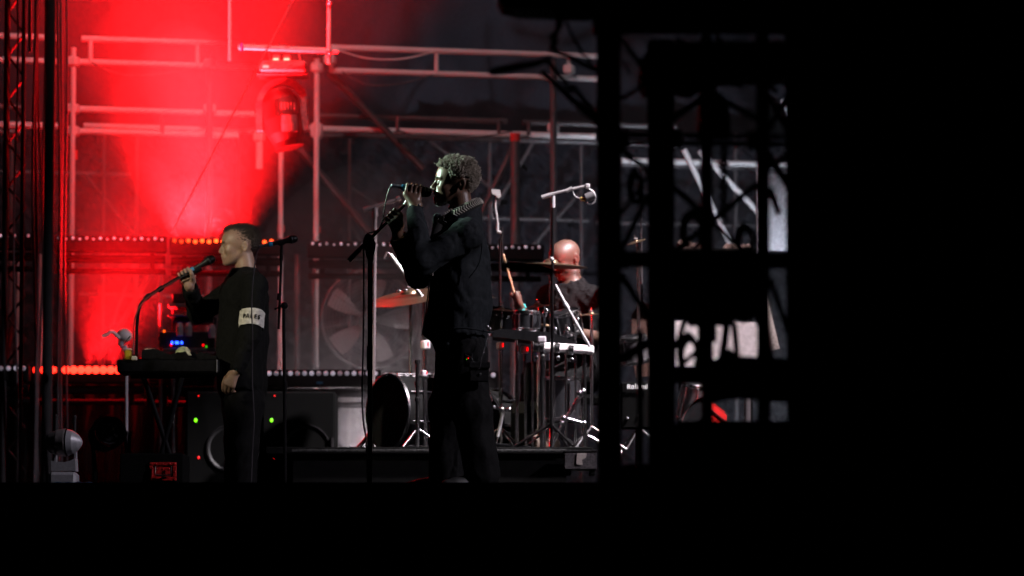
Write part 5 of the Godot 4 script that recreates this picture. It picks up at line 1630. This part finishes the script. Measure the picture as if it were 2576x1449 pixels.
# a tuft of hair: a bent cone
func tuft(mb: MB, at: Vector3, dir: Vector3, bend: Vector3, len: float, r: float, sides := 4, blunt := 0.15):
	var pts = [at, at + dir * len * 0.5 + bend * len * 0.12, at + dir * len * 0.85 + bend * len * 0.42, at + dir * len * 0.86 + bend * len * (0.75 if blunt < 0.5 else 0.95)]
	add_tube(mb, pts, [r, r, r * lerpf(0.6, 1.0, blunt), r * blunt], sides)

# where hair grows: the point of the scalp in direction v from the middle of the skull
func scalp(v: Vector3) -> Vector3:
	var c = Vector3(-0.07, 0.13, 0)
	var s = 1.0 / (v / Vector3(0.43, 0.365, 0.325)).length()
	var r = Vector3(0.268, 0.298, 0.268)
	var o = (c - Vector3(0.13, 0.13, 0)) / r
	var u = v / r
	var a = u.dot(u)
	var b = o.dot(u)
	var e = b * b - a * (o.dot(o) - 1.0)
	if e > 0.0:
		s = maxf(s, (-b + sqrt(e)) / a)
	return c + v * s

# a small coil of hair
func coil(mb: MB, at: Vector3, dir: Vector3, len: float, r: float, thick: float, turns: float, phase: float):
	var g = along(at, dir)
	var pts = []
	for k in 9:
		var w = float(k) / 8.0
		var a = phase + TAU * turns * w
		pts.append(g * Vector3(cos(a) * r * (1.1 - 0.3 * w), sin(a) * r * (1.1 - 0.3 * w), len * w))
	add_tube(mb, pts, thick, 4)

# fine hairs on the skin itself, where the picked part of the head says so
func fuzz(from: Vector3, body: MB, upto: int, T: Transform3D, here: Callable, chance: float, dir: Vector3, len: float, r: float, hr: RandomNumberGenerator) -> MB:
	var mb = MB.new()
	var inv = T.affine_inverse()
	for k in upto:
		var at: Vector3 = from + body.v[k]
		var q: Vector3 = inv * at
		if not here.call(q) or hr.randf() > chance:
			continue
		var dd = (body.n[k] + T.basis.orthonormalized() * dir + Vector3(hr.randfn(), hr.randfn(), hr.randfn()) * 0.25).normalized()
		tuft(mb, at - body.n[k] * 0.001, dd, Vector3(0, -0.3, 0), len * hr.randf_range(0.7, 1.3), r, 3)
	return mb

# ---------------------------------------------------------------- the three people
func singer():
	var d = 20.0
	var J = func(px, py, dz = 0.0): return P(px, py, d + dz)
	var t = thing("person", "singer in a dark jacket and loose trousers holding a microphone to the lips", "person", G(1165, d), "people on the stage")
	var brown = skin("skin_dark", Color(0.115, 0.062, 0.040), 0.42)
	# joints
	var S1 = J.call(1172, 592, -0.19)
	var E1 = J.call(1062, 662, -0.25)
	var W1 = J.call(1044, 524, -0.055)
	var S2 = J.call(1135, 595, 0.19)
	var E2 = J.call(1052, 694, 0.14)
	var W2 = J.call(1001, 590, 0.02)
	var neck = J.call(1166, 548)
	var hip = J.call(1162, 868)
	var K1 = J.call(1186, 1030, -0.13)
	var A1 = J.call(1212, 1196, -0.14)
	var K2 = J.call(1128, 1030, 0.10)
	var A2 = J.call(1122, 1196, 0.12)
	var T = head_frame(J.call(1143, 461), Vector3(-1, 0.04, 0.03), Vector3(0.05, 1, 0), 0.234)
	# body: head, neck, hands and what is under the clothes, one surface
	var body = MB.new()
	head(body, T, neck + Vector3(0, -0.03, 0), 0.066, {"nose": 1.16, "open": 1.0, "lip": 1.15})
	var skinned = body.v.size()
	var A = (J.call(1086, 486) - J.call(1010, 471)).normalized()
	grip(body, J.call(1040, 477.5), A, Vector3(0, -0.12, 1), -1.0, 0.0165, W1, E1, 1.06)
	A = (J.call(1022, 511) - J.call(888, 644)).normalized()
	grip(body, J.call(988, 545), A, Vector3(0, 0, 1), -1.0, 0.010, W2, E2, 1.06)
	var F = around([S1, S2, neck, hip, E1, E2, W1, W2, A1, A2], 0.12, 0.016)
	F.cap(neck, J.call(1160, 640), 0.062, 0.12, 0.06)
	F.cap(J.call(1160, 630), hip, 0.15, 0.14, 0.05, false, Vector3.RIGHT, 0.7)
	for q in [[S1, E1, W1], [S2, E2, W2]]:
		F.cap(q[0], q[1], 0.05, 0.04, 0.03)
		F.cap(q[1], q[2], 0.04, 0.026, 0.02)
	for q in [[J.call(1175, 880, -0.09), K1, A1], [J.call(1155, 880, 0.09), K2, A2]]:
		F.cap(q[0], q[1], 0.07, 0.05, 0.04)
		F.cap(q[1], q[2], 0.05, 0.04, 0.03)
	F.net(body)
	put(t, "body", body, brown)
	# jacket
	F = around([S1, S2, J.call(1130, 860), J.call(1200, 860), E1, E2, W1, W2, neck], 0.21, 0.0105)
	var X = Vector3.RIGHT
	F.cap(J.call(1160, 606, 0), J.call(1158, 740), 0.170, 0.178, 0.05, false, X, 0.68)
	F.cap(J.call(1159, 720, 0), J.call(1155, 836), 0.176, 0.185, 0.05, false, X, 0.76)
	F.cap(J.call(1118, 690, 0.02), J.call(1078, 836, 0.04), 0.06, 0.028, 0.05)
	F.cap(J.call(1180, 590, -0.17), J.call(1148, 586, 0.17), 0.076, 0.074, 0.05)
	F.cap(J.call(1192, 640, 0), J.call(1206, 780, 0), 0.072, 0.062, 0.06)
	F.cap(S1, E1, 0.074, 0.060, 0.035)
	F.cap(E1, E1.lerp(W1, 0.94), 0.060, 0.045, 0.03)
	F.cap(S2, E2, 0.072, 0.058, 0.035)
	F.cap(E2, E2.lerp(W2, 0.88), 0.058, 0.052, 0.03)
	# stand-up collar
	F.cap(J.call(1195, 545, 0.0), J.call(1200, 516, 0.0), 0.05, 0.035, 0.04, false, X, 0.6)
	F.cap(J.call(1175, 560, -0.075), J.call(1190, 530, -0.06), 0.045, 0.02, 0.04)
	F.cap(J.call(1110, 580, -0.05), J.call(1100, 548, -0.03), 0.05, 0.02, 0.04)
	F.cap(J.call(1175, 560, 0.075), J.call(1190, 530, 0.06), 0.045, 0.02, 0.04)
	# open neck and open hem
	F.cap(neck + Vector3(0.005, 0.10, 0), neck + Vector3(-0.02, -0.05, 0), 0.072, 0.05, 0.02, true)
	F.cap(J.call(1156, 868, -0.25), J.call(1156, 868, 0.25), 0.055, 0.055, 0.01, true)
	F.cap(E1.lerp(W1, 0.99), E1.lerp(W1, 1.3), 0.036, 0.05, 0.008, true)
	F.cap(E2.lerp(W2, 0.96), E2.lerp(W2, 1.3), 0.040, 0.05, 0.008, true)
	var mb = MB.new()
	F.net(mb, creases(21, 0.007, Vector3(0.75, -0.75, 0.2), 7.0))
	var jm = cloth("jacket_cloth", Color(0.017, 0.020, 0.023), 0.03, 60.0, 0.10)
	jm.roughness = 0.85
	var jk = put(t, "jacket", mb, jm)
	for q in [[1226, 823, -0.16], [1232, 827, -0.10]]:
		ball(jk, "button", J.call(q[0], q[1], q[2]) + Vector3(0.0, 0, 0.01), Vector3(0.008, 0.009, 0.006), M("bright_steel"))
	tube(jk, "zip", [J.call(1083, 600, -0.07), J.call(1082, 680, -0.09), J.call(1072, 780, -0.06), J.call(1061, 845, -0.03)], 0.004, M("zip_metal", Color(0.25, 0.3, 0.27), 0.35, 0.8))
	tube(jk, "armhole_seam", [J.call(1196, 560, -0.19), J.call(1212, 600, -0.20), J.call(1206, 660, -0.21), J.call(1180, 700, -0.21)], 0.0035, jm)
	tube(jk, "hem_seam", [J.call(1240, 838, -0.06), J.call(1215, 832, -0.16), J.call(1180, 826, -0.21), J.call(1140, 826, -0.21)], 0.005, jm)
	# trousers
	F = around([hip, K1, A1, K2, A2], 0.2, 0.0105)
	F.cap(J.call(1160, 842), J.call(1162, 890), 0.150, 0.155, 0.05, false, X, 0.80)
	F.cap(J.call(1176, 890, -0.08), K1, 0.100, 0.092, 0.05)
	F.cap(K1, A1, 0.092, 0.088, 0.04)
	F.cap(J.call(1148, 890, 0.08), K2, 0.100, 0.090, 0.05)
	F.cap(K2, A2, 0.090, 0.088, 0.04)
	F.cap(A1 + Vector3(0, -0.10, 0), A1 + Vector3(0, -0.02, 0), 0.07, 0.03, 0.02, true)
	mb = MB.new()
	F.net(mb, creases(31, 0.008, Vector3(0.12, 1, 0.05), 8.0))
	var tm = cloth("trouser_cloth", Color(0.008, 0.008, 0.0085), 0.02, 60.0, 0.10)
	var tr = put(t, "trousers", mb, tm)
	box(tr, "cargo_pocket", J.call(1205, 935, -0.225), Vector3(0.10, 0.10, 0.022), tm, Basis(Vector3.UP, 0.25), 0.009)
	box(tr, "pocket_flap", J.call(1206, 918, -0.24), Vector3(0.108, 0.03, 0.012), tm, Basis(Vector3.UP, 0.25), 0.005)
	ball(tr, "button", J.call(1208, 941, -0.242), Vector3(0.006, 0.006, 0.004), M("bright_steel"))
	var pk = box(tr, "belt_pack", J.call(1178, 905, -0.215), Vector3(0.045, 0.07, 0.02), M("gear_black"), Basis.IDENTITY, 0.004)
	ball(pk, "indicator_lamp", J.call(1178, 901, -0.228), Vector3.ONE * 0.0028, glow("led_red", Color(1.0, 0.02, 0.03), 2.5))
	ball(pk, "indicator_lamp", J.call(1174, 904, -0.228), Vector3.ONE * 0.0025, glow("led_green", Color(0.25, 0.8, 0.1), 1.0))
	tube(pk, "wire", [J.call(1170, 892, -0.225), J.call(1186, 900, -0.235), J.call(1196, 920, -0.24), J.call(1206, 928, -0.245), J.call(1212, 900, -0.24), J.call(1222, 868, -0.2), J.call(1228, 840, -0.17)], 0.0018, M("cable_grey"))
	shoe(t, "shoe", A1, Vector3(-1, 0, 0.4), 0.0, M("shoe_black", Color(0.015, 0.015, 0.015), 0.5), M("sole_black", Color(0.02, 0.02, 0.02), 0.7))
	shoe(t, "shoe", A2, Vector3(-1, 0, -0.2), 0.0, M("shoe_black"), M("sole_black"))
	# hair: short twists standing up from the scalp
	var hm = M("hair_twists", Color(0.33, 0.275, 0.215), 0.75, 0.0, 0.4, 200.0)
	mb = MB.new()
	var hr = RandomNumberGenerator.new()
	hr.seed = 44
	var made = 0
	while made < 1900:
		var v = Vector3(hr.randfn(), hr.randfn(), hr.randfn()).normalized()
		var q = scalp(v)
		if q.y < -0.30 or (q.x > -0.20 and q.y < 0.10) or (q.x > 0.10 and q.y < 0.27 + 0.25 * (q.x - 0.1)) or q.x > 0.345:
			continue
		if (q.y < -0.05 and q.x > -0.30) or (q.y < 0.12 and q.x > -0.30 and absf(q.z) > 0.15):
			continue
		made += 1
		var nn = (T.basis * (v / Vector3(0.42, 0.36, 0.32))).normalized()
		var jit = Vector3(hr.randfn(), hr.randfn(), hr.randfn()) * 0.32
		var top = clampf((q.y + 0.1) / 0.5, 0.1, 1.0)
		var dir = (nn + Vector3(0, 0.4 * top, 0) + jit).normalized()
		var tall = (0.015 + 0.024 * top + 0.009 * maxf(0.0, sin(q.x * 14.0 + q.z * 9.0)) * top) * hr.randf_range(0.55, 0.9)
		coil(mb, T * q - nn * 0.003, dir, tall, hr.randf_range(0.0026, 0.0046), hr.randf_range(0.0013, 0.0022), tall / 0.012, hr.randf() * TAU)
	for k in 170:
		var v = Vector3(hr.randf_range(-0.8, 0.75), hr.randf_range(0.25, 1.0), hr.randfn() * 0.6).normalized()
		var q = scalp(v)
		if q.y < 0.22 or q.x > 0.33:
			continue
		var nn = (T.basis * (v / Vector3(0.42, 0.36, 0.32))).normalized()
		var dir = (nn + Vector3(0, 0.5, 0) + Vector3(hr.randfn(), hr.randfn(), hr.randfn()) * 0.25).normalized()
		coil(mb, T * q, dir, hr.randf_range(0.026, 0.042), 0.0032, 0.0026, 3.0, hr.randf() * TAU)
	put(t, "hair", mb, hm)
	# brows and the beard on the chin
	var brow = func(q): return q.y > 0.07 and q.y < 0.115 and q.x > 0.24 and absf(q.z) > 0.03 and absf(q.z) < 0.21
	put(t, "eyebrow", fuzz(t.position, body, skinned, T, brow, 1.0, Vector3(0.2, 0.3, 0), 0.006, 0.0011, hr), M("hair_black", Color(0.012, 0.010, 0.009), 0.6))
	var chin = func(q): return q.y < -0.37 and q.y > -0.53 and q.x > 0.14 and absf(q.z) < 0.16
	put(t, "beard", fuzz(t.position, body, skinned, T, chin, 0.6, Vector3(0.4, -0.6, 0), 0.005, 0.0008, hr), M("hair_black"))
	for s in [-1.0, 1.0]:
		var e = ball(t, "eye", T * Vector3(0.332, -0.006, s * 0.125), Vector3.ONE * 0.0095, M("eye_white", Color(0.4, 0.37, 0.34), 0.2))
	ball(t, "earpiece", T * Vector3(-0.135, -0.06, 0.35), Vector3(0.006, 0.009, 0.006), M("earpiece", Color(0.35, 0.16, 0.05), 0.3))
	# scarf with pale zigzag
	var ringp = []
	var R = func(a, rr = 0.0): return J.call(1152, 541, 0.0) + Vector3(0.100, 0.058, 0) * (cos(a) * (1.0 + rr)) + Vector3(0, 0, 0.098) * (sin(a) * (1.0 + rr))
	for k in 33:
		var a = TAU * k / 32.0
		ringp.append(R.call(a) + Vector3(0, 0.004 * sin(a * 5.0), 0))
	var sc = tube(t, "scarf", ringp, 0.027, cloth("scarf_cloth", Color(0.02, 0.019, 0.019), 0.15), false, 10)
	var pale = cloth("scarf_pale", Color(0.50, 0.46, 0.40), 0.1)
	for k in 22:
		var a = 0.10 + 0.098 * k + (0.35 if k > 16 else 0.0)
		var c = R.call(a)
		var outw = (R.call(a, 0.2) - c).normalized()
		var tang = (R.call(a + 0.05) - c).normalized()
		var up = tang.cross(outw).normalized()
		if up.y < 0:
			up = -up
		var pt = func(w, s): return c + (outw * cos(w) + up * sin(w)) * 0.0278 + tang * s
		tube(sc, "zigzag", [pt.call(1.25, 0.005), pt.call(0.65, -0.005), pt.call(0.1, 0.005), pt.call(-0.5, -0.005)], 0.0028, pale, false, 4)
	for k in 9:
		var c = J.call(1100 + k * 4.4, 561 - k * 3.6, -0.088 + 0.006 * k)
		tube(sc, "fringe", [c, c + Vector3(0.010, 0.013, 0.004), c + Vector3(0.004, 0.022, 0.006)], 0.0030, pale, true, 5)
	for k in 7:
		var c = J.call(1076 + k * 2.2, 672 + (k % 3) * 3, -0.165)
		tube(sc, "fringe", [c, c + Vector3(0.003, -0.014, 0.003), c + Vector3(0.002 * (k % 3), -0.028 - 0.003 * (k % 2), 0.002)], 0.0024, pale, true, 5)
	tube(sc, "tail", [J.call(1104, 566, -0.10), J.call(1092, 600, -0.13), J.call(1086, 640, -0.15), J.call(1082, 672, -0.16)], 0.022, cloth("scarf_cloth", Color(0.02, 0.019, 0.019)))
	# bracelets
	tube(t, "bracelet", circle(E1.lerp(W1, 0.965), (W1 - E1).normalized(), 0.034), 0.004, M("gold"), false, 6)
	tube(t, "bracelet", circle(E2.lerp(W2, 0.95), (W2 - E2).normalized(), 0.036), 0.004, M("gold"), false, 6)

func circle(c: Vector3, n: Vector3, r: float) -> Array:
	var g = along(c, n)
	var out = []
	for k in 21:
		out.append(g * Vector3(cos(TAU * k / 20.0) * r, sin(TAU * k / 20.0) * r, 0))
	return out

func second_singer():
	var d = 22.4
	var J = func(px, py, dz = 0.0): return P(px, py, d + dz)
	var t = thing("person", "singer in a black sweater with a white lettered armband, facing the smoke", "person", G(612, d), "people on the stage")
	var pale = skin("skin_pale", Color(0.40, 0.25, 0.18), 0.5)
	var S1 = J.call(642, 722, -0.20)
	var E1 = J.call(629, 846, -0.28)
	var W1 = J.call(594, 934, -0.33)
	var S2 = J.call(590, 728, 0.18)
	var E2 = J.call(500, 788, 0.12)
	var W2 = J.call(476, 719, -0.16)
	var neck = J.call(622, 690)
	var hip = J.call(612, 985)
	var K1 = J.call(612, 1120, -0.10)
	var A1 = J.call(612, 1236, -0.11)
	var K2 = J.call(604, 1120, 0.10)
	var A2 = J.call(596, 1236, 0.11)
	var T = head_frame(J.call(600, 618), Vector3(-1, -0.05, 0.06), Vector3(-0.03, 1, 0.02), 0.229)
	var body = MB.new()
	head(body, T, neck + Vector3(0, -0.02, 0), 0.062, {"nose": 1.08, "open": 0.0, "lip": 0.85})
	var skinned = body.v.size()
	var A = (P(541, 647, 22.2) - P(440, 704, 22.2)).normalized()
	grip(body, P(466, 690, 22.2), A, Vector3(0, 0, -1), 1.0, 0.0125, W2, E2, 1.0)
	hang(body, W1, J.call(570, 984, -0.33) - J.call(592, 944, -0.33), Vector3(-0.25, 0.15, 0.95), Vector3(-1, 0, 0.3), E1)
	var F = around([S1, S2, neck, hip, E1, E2, W1, W2, A1, A2], 0.12, 0.016)
	F.cap(neck, J.call(615, 760), 0.06, 0.12, 0.06)
	F.cap(J.call(612, 750), hip, 0.14, 0.13, 0.05, false, Vector3.RIGHT, 0.7)
	for q in [[S1, E1, W1], [S2, E2, W2]]:
		F.cap(q[0], q[1], 0.045, 0.038, 0.03)
		F.cap(q[1], q[2], 0.036, 0.025, 0.02)
	for q in [[J.call(615, 1000, -0.08), K1, A1], [J.call(608, 1000, 0.08), K2, A2]]:
		F.cap(q[0], q[1], 0.065, 0.045, 0.04)
		F.cap(q[1], q[2], 0.045, 0.035, 0.03)
	F.net(body)
	put(t, "body", body, pale)
	# sweater
	F = around([S1, S2, J.call(570, 985), J.call(650, 985), E1, E2, W1, W2, neck], 0.2, 0.0105)
	var X = Vector3.RIGHT
	F.cap(J.call(611, 752), J.call(607, 880), 0.175, 0.175, 0.05, false, X, 0.74)
	F.cap(J.call(607, 870), J.call(609, 962), 0.175, 0.185, 0.05, false, X, 0.76)
	F.cap(J.call(640, 718, -0.16), J.call(598, 722, 0.16), 0.075, 0.075, 0.05)
	F.cap(J.call(648, 760, 0), J.call(650, 860, 0), 0.06, 0.05, 0.06)
	F.cap(neck + Vector3(-0.005, -0.05, 0), neck + Vector3(-0.012, 0.012, 0), 0.10, 0.068, 0.04)
	F.cap(S1, E1, 0.066, 0.058, 0.035)
	F.cap(E1, E1.lerp(W1, 0.97), 0.056, 0.040, 0.03)
	F.cap(S2, E2, 0.068, 0.058, 0.035)
	F.cap(E2, E2.lerp(W2, 0.92), 0.056, 0.043, 0.03)
	F.cap(neck + Vector3(-0.014, 0.02, 0), neck + Vector3(-0.02, 0.10, 0), 0.060, 0.062, 0.008, true)
	F.cap(J.call(608, 1012, -0.2), J.call(608, 1012, 0.2), 0.08, 0.08, 0.01, true)
	F.cap(E2.lerp(W2, 0.98), E2.lerp(W2, 1.3), 0.033, 0.04, 0.006, true)
	F.cap(E1.lerp(W1, 0.99), E1.lerp(W1, 1.3), 0.030, 0.04, 0.006, true)
	var mb = MB.new()
	F.net(mb, creases(51, 0.006, Vector3(0.5, -0.85, 0.1), 10.0))
	var sm = cloth("sweater_cloth", Color(0.0075, 0.008, 0.008), 0.02, 60.0, 0.10)
	put(t, "sweater", mb, sm)
	# armband with its stencilled letters wrapped round the arm
	var ad = (E1 - S1).normalized()
	var c0 = S1.lerp(E1, 0.66)
	var g = along(c0, -ad)
	var face = Vector3(-0.05, 0, 1)
	face = (face - g.basis.z * face.dot(g.basis.z)).normalized()
	g.basis = Basis(g.basis.z.cross(face) * -1.0, face, g.basis.z)
	var wide = face.cross(ad).normalized()
	if wide.x < 0:
		wide = -wide
	mb = MB.new()
	var rr = 0.071
	var rows = []
	for i in 33:
		var a = TAU * i / 32.0
		var row = []
		for j in 5:
			var y = lerpf(-0.047, 0.045, j / 4.0) + 0.004 * sin(a * 2.0 + 1.0)
			var q = rr + 0.002 * sin(a * 5.0 + j)
			var nn = (face * cos(a) + wide * sin(a)).normalized()
			row.append(mb.add(c0 + nn * q - ad * y, nn))
		rows.append(row)
	for i in 32:
		for j in 4:
			mb.quad(rows[i][j], rows[i + 1][j], rows[i + 1][j + 1], rows[i][j + 1])
	var band = put(t, "armband", mb, cloth("armband_cloth", Color(0.72, 0.70, 0.64), 0.1))
	band.set_meta("label", "white armband with black stencilled capital letters")
	var txt = "PALES"
	for k in 5:
		var a = -0.52 + 0.30 * k
		var nn = (face * cos(a) + wide * sin(a)).normalized()
		var xx = (-ad).cross(nn).normalized()
		lettering(band, "letter", txt[k], Transform3D(Basis(xx, -ad, nn) * Basis(Vector3(0, 0, 1), -0.06), c0 + nn * (rr + 0.003)), 0.024, M("ink", Color(0.02, 0.02, 0.02), 0.8), true, 0.002)
	# trousers and shoes
	F = around([hip, K1, A1, K2, A2], 0.2, 0.0105)
	F.cap(J.call(609, 960), J.call(611, 1010), 0.148, 0.15, 0.05, false, X, 0.78)
	F.cap(J.call(620, 1005, -0.075), K1, 0.098, 0.082, 0.05)
	F.cap(K1, A1, 0.082, 0.072, 0.04)
	F.cap(J.call(604, 1005, 0.075), K2, 0.098, 0.082, 0.05)
	F.cap(K2, A2, 0.082, 0.072, 0.04)
	mb = MB.new()
	F.net(mb, creases(61, 0.007, Vector3(0.3, 1, 0.05), 8.0))
	put(t, "trousers", mb, M("trouser_cloth"))
	shoe(t, "shoe", A1, Vector3(-1, 0, 0.35), 0.0, M("shoe_black"), M("sole_black"))
	shoe(t, "shoe", A2, Vector3(-1, 0, -0.1), 0.0, M("shoe_black"), M("sole_black"))
	tube(t, "wristband", circle(E1.lerp(W1, 0.985), (W1 - E1).normalized(), 0.029), 0.005, M("turquoise", Color(0.04, 0.45, 0.42), 0.5), false, 6)
	# short combed hair
	var hr = RandomNumberGenerator.new()
	hr.seed = 45
	mb = MB.new()
	var made = 0
	while made < 5200:
		var v = Vector3(hr.randfn(), hr.randfn(), hr.randfn()).normalized()
		var q = scalp(v)
		var hairline = -0.33
		if q.x > 0.12:
			hairline = lerpf(0.20, 0.34, clampf((q.x - 0.12) / 0.2, 0.0, 1.0))
		elif q.x > -0.05:
			hairline = lerpf(-0.08, 0.20, (q.x + 0.05) / 0.17)
		elif q.x > -0.29:
			hairline = 0.09
		if q.y < hairline + 0.015 * hr.randfn() or q.x > 0.352:
			continue
		made += 1
		var nn = (T.basis * (v / Vector3(0.42, 0.36, 0.32))).normalized()
		var fr = clampf((q.x + 0.1) / 0.42, 0.0, 1.0)
		var hi = clampf((q.y - 0.1) / 0.3, 0.0, 1.0)
		var comb = (T.basis * Vector3(lerpf(-0.7, 0.25 * hi - 0.3 * (1.0 - hi), fr), lerpf(-0.35, 0.25, hi), 0)).normalized()
		var lift = lerpf(0.10, 0.5, hi)
		var dir = (nn * lift + comb + Vector3(hr.randfn(), hr.randfn(), hr.randfn()) * 0.28).normalized()
		tuft(mb, T * q - nn * 0.004, dir, (comb - nn * 0.4).normalized(), (0.011 + 0.009 * clampf((q.y - 0.1) / 0.4, 0.0, 1.0)) * hr.randf_range(0.7, 1.3), hr.randf_range(0.0012, 0.0024), 3)
	put(t, "hair", mb, M("hair_brown", Color(0.075, 0.053, 0.04), 0.6, 0.0, 0.4, 200.0))
	var brow = func(q): return q.y > 0.065 and q.y < 0.11 and q.x > 0.24 and absf(q.z) > 0.03 and absf(q.z) < 0.21
	put(t, "eyebrow", fuzz(t.position, body, skinned, T, brow, 1.0, Vector3(0.2, 0.3, 0), 0.006, 0.0011, hr), M("hair_brown"))
	var jaw = func(q): return q.y < -0.17 - 0.25 * maxf(0.0, 0.1 - q.x) and q.y > -0.52 and q.x > -0.06 and q.x < 0.45 and (q.y < -0.22 or q.x < 0.3 or q.y > -0.235)
	put(t, "stubble", fuzz(t.position, body, skinned, T, jaw, 0.55, Vector3(0.1, -0.5, 0), 0.0024, 0.0004, hr), M("hair_brown"))
	for s in [-1.0, 1.0]:
		ball(t, "eye", T * Vector3(0.330, -0.006, s * 0.125), Vector3.ONE * 0.0095, M("eye_dark", Color(0.10, 0.08, 0.07), 0.2))

func drummer():
	var d = 23.9
	var J = func(px, py, dz = 0.0): return P(px, py, d + dz)
	var t = thing("person", "bald drummer in a black shirt seated behind the crash cymbal", "person", G(1450, d, RISER), "people on the stage")
	var sk = skin("skin_brown", Color(0.14, 0.075, 0.056), 0.5)
	var S1 = J.call(1388, 752, 0.10)
	var E1 = J.call(1338, 838, 0.06)
	var W1 = J.call(1305, 768, -0.10)
	var S2 = J.call(1492, 756, -0.10)
	var E2 = J.call(1506, 850, -0.22)
	var W2 = J.call(1458, 838, -0.40)
	var neck = J.call(1440, 716)
	var hip = J.call(1462, 925)
	var T = head_frame(J.call(1420, 652), Vector3(-0.76, -0.42, 0.50), Vector3(-0.38, 1, 0.30), 0.228)
	var body = MB.new()
	head(body, T, neck + Vector3(0, -0.02, 0), 0.066, {"nose": 1.1})
	var A = (J.call(1266, 642) - J.call(1297, 752)).normalized()
	grip(body, J.call(1298, 752, -0.10), A, Vector3(1, 0.1, 0.6), 1.0, 0.008, W1, E1, 1.0)
	grip(body, J.call(1444, 828, -0.42), Vector3(-0.9, 0.2, 0.2), Vector3(0.3, 0.6, 0.8), 1.0, 0.008, W2, E2, 1.0)
	var F = around([S1, S2, neck, hip, E1, E2, W1, W2], 0.15, 0.013)
	F.cap(neck, J.call(1446, 780), 0.064, 0.12, 0.06)
	F.cap(J.call(1446, 780), hip, 0.15, 0.15, 0.05)
	for q in [[S1, E1, W1], [S2, E2, W2]]:
		F.cap(q[0], q[1], 0.050, 0.042, 0.03)
		F.cap(q[1], q[2], 0.042, 0.028, 0.02)
	F.net(body)
	put(t, "body", body, sk)
	F = around([S1, S2, J.call(1460, 960), E1, E2, neck], 0.2, 0.012)
	F.cap(J.call(1444, 775), J.call(1460, 920), 0.165, 0.175, 0.05)
	F.cap(S1, S2, 0.085, 0.085, 0.05)
	F.cap(S1, S1.lerp(E1, 0.75), 0.075, 0.068, 0.04)
	F.cap(S2, S2.lerp(E2, 0.75), 0.075, 0.068, 0.04)
	F.cap(neck + Vector3(0, -0.06, 0), neck, 0.09, 0.075, 0.04)
	F.cap(neck + Vector3(-0.01, 0.01, 0.01), neck + Vector3(-0.02, 0.09, 0.02), 0.064, 0.07, 0.008, true)
	var mb = MB.new()
	F.net(mb, creases(71, 0.010, Vector3(0.5, -0.9, 0.1), 10.0))
	put(t, "shirt", mb, cloth("shirt_black", Color(0.012, 0.012, 0.013), 0.05))
	var K1 = J.call(1345, 945, 0.10)
	var A1 = J.call(1312, 1092, 0.05)
	var K2 = J.call(1392, 962, -0.30)
	var A2 = J.call(1372, 1092, -0.32)
	F = around([hip, K1, A1, K2, A2], 0.18, 0.013)
	F.cap(hip, hip + Vector3(0, 0.05, 0), 0.16, 0.15, 0.05)
	for q in [[J.call(1450, 930, 0.08), K1, A1], [J.call(1465, 930, -0.10), K2, A2]]:
		F.cap(q[0], q[1], 0.095, 0.072, 0.05)
		F.cap(q[1], q[2], 0.072, 0.056, 0.04)
	mb = MB.new()
	F.net(mb, creases(81, 0.010, Vector3(0.3, 1, 0.1), 10.0))
	put(t, "trousers", mb, M("trouser_cloth"))
	shoe(t, "shoe", A1, Vector3(-1, 0, 0.25), RISER + 0.03, cloth("shoe_grey", Color(0.22, 0.17, 0.14), 0.1), M("sole_cream", Color(0.55, 0.46, 0.37), 0.6))
	shoe(t, "shoe", A2, Vector3(-1, 0, 0.3), RISER, M("shoe_grey"), M("sole_cream"))
	tube(t, "wristband", circle(E1.lerp(W1, 0.90), (W1 - E1).normalized(), 0.033), 0.006, M("turquoise", Color(0.04, 0.45, 0.42), 0.5), false, 6)
	# sticks and stool
	var st = thing("drumstick", "wooden drumstick raised in the drummer's hand", "drumstick", J.call(1280, 700, -0.10), "drumsticks")
	rod(st, "shaft", J.call(1300, 760, -0.10), J.call(1268, 648, -0.10), 0.0075, M("stick_wood", Color(0.55, 0.34, 0.20), 0.45, 0.0, 0.2, 60.0))
	ball(st, "tip", J.call(1267, 643, -0.10), Vector3(0.008, 0.012, 0.008), mats["stick_wood"])
	st = thing("drumstick", "wooden drumstick lying low across the drummer's other hand", "drumstick", J.call(1420, 824, -0.42), "drumsticks")
	rod(st, "shaft", J.call(1454, 830, -0.42), J.call(1362, 817, -0.40), 0.0075, mats["stick_wood"])
	ball(st, "tip", J.call(1358, 816, -0.40), Vector3(0.012, 0.008, 0.008), mats["stick_wood"])
	var so = thing("drum_stool", "round black stool under the seated drummer", "stool", G(1470, d, RISER))
	var seat = hip + Vector3(0.02, -0.17, 0)
	lathe(so, "seat", along(seat, Vector3.UP), [[0.001, -0.05], [0.16, -0.05], [0.17, -0.02], [0.16, 0.0], [0.001, 0.01]], M("gear_matte"))
	rod(so, "post", Vector3(seat.x, RISER + 0.08, seat.z), seat - Vector3(0, 0.05, 0), 0.02, M("chrome"))
	for k in 3:
		rod(so, "leg", Vector3(seat.x, RISER + 0.12, seat.z), Vector3(seat.x + cos(k * 2.1) * 0.22, RISER + 0.01, seat.z + sin(k * 2.1) * 0.22), 0.011, M("chrome"))
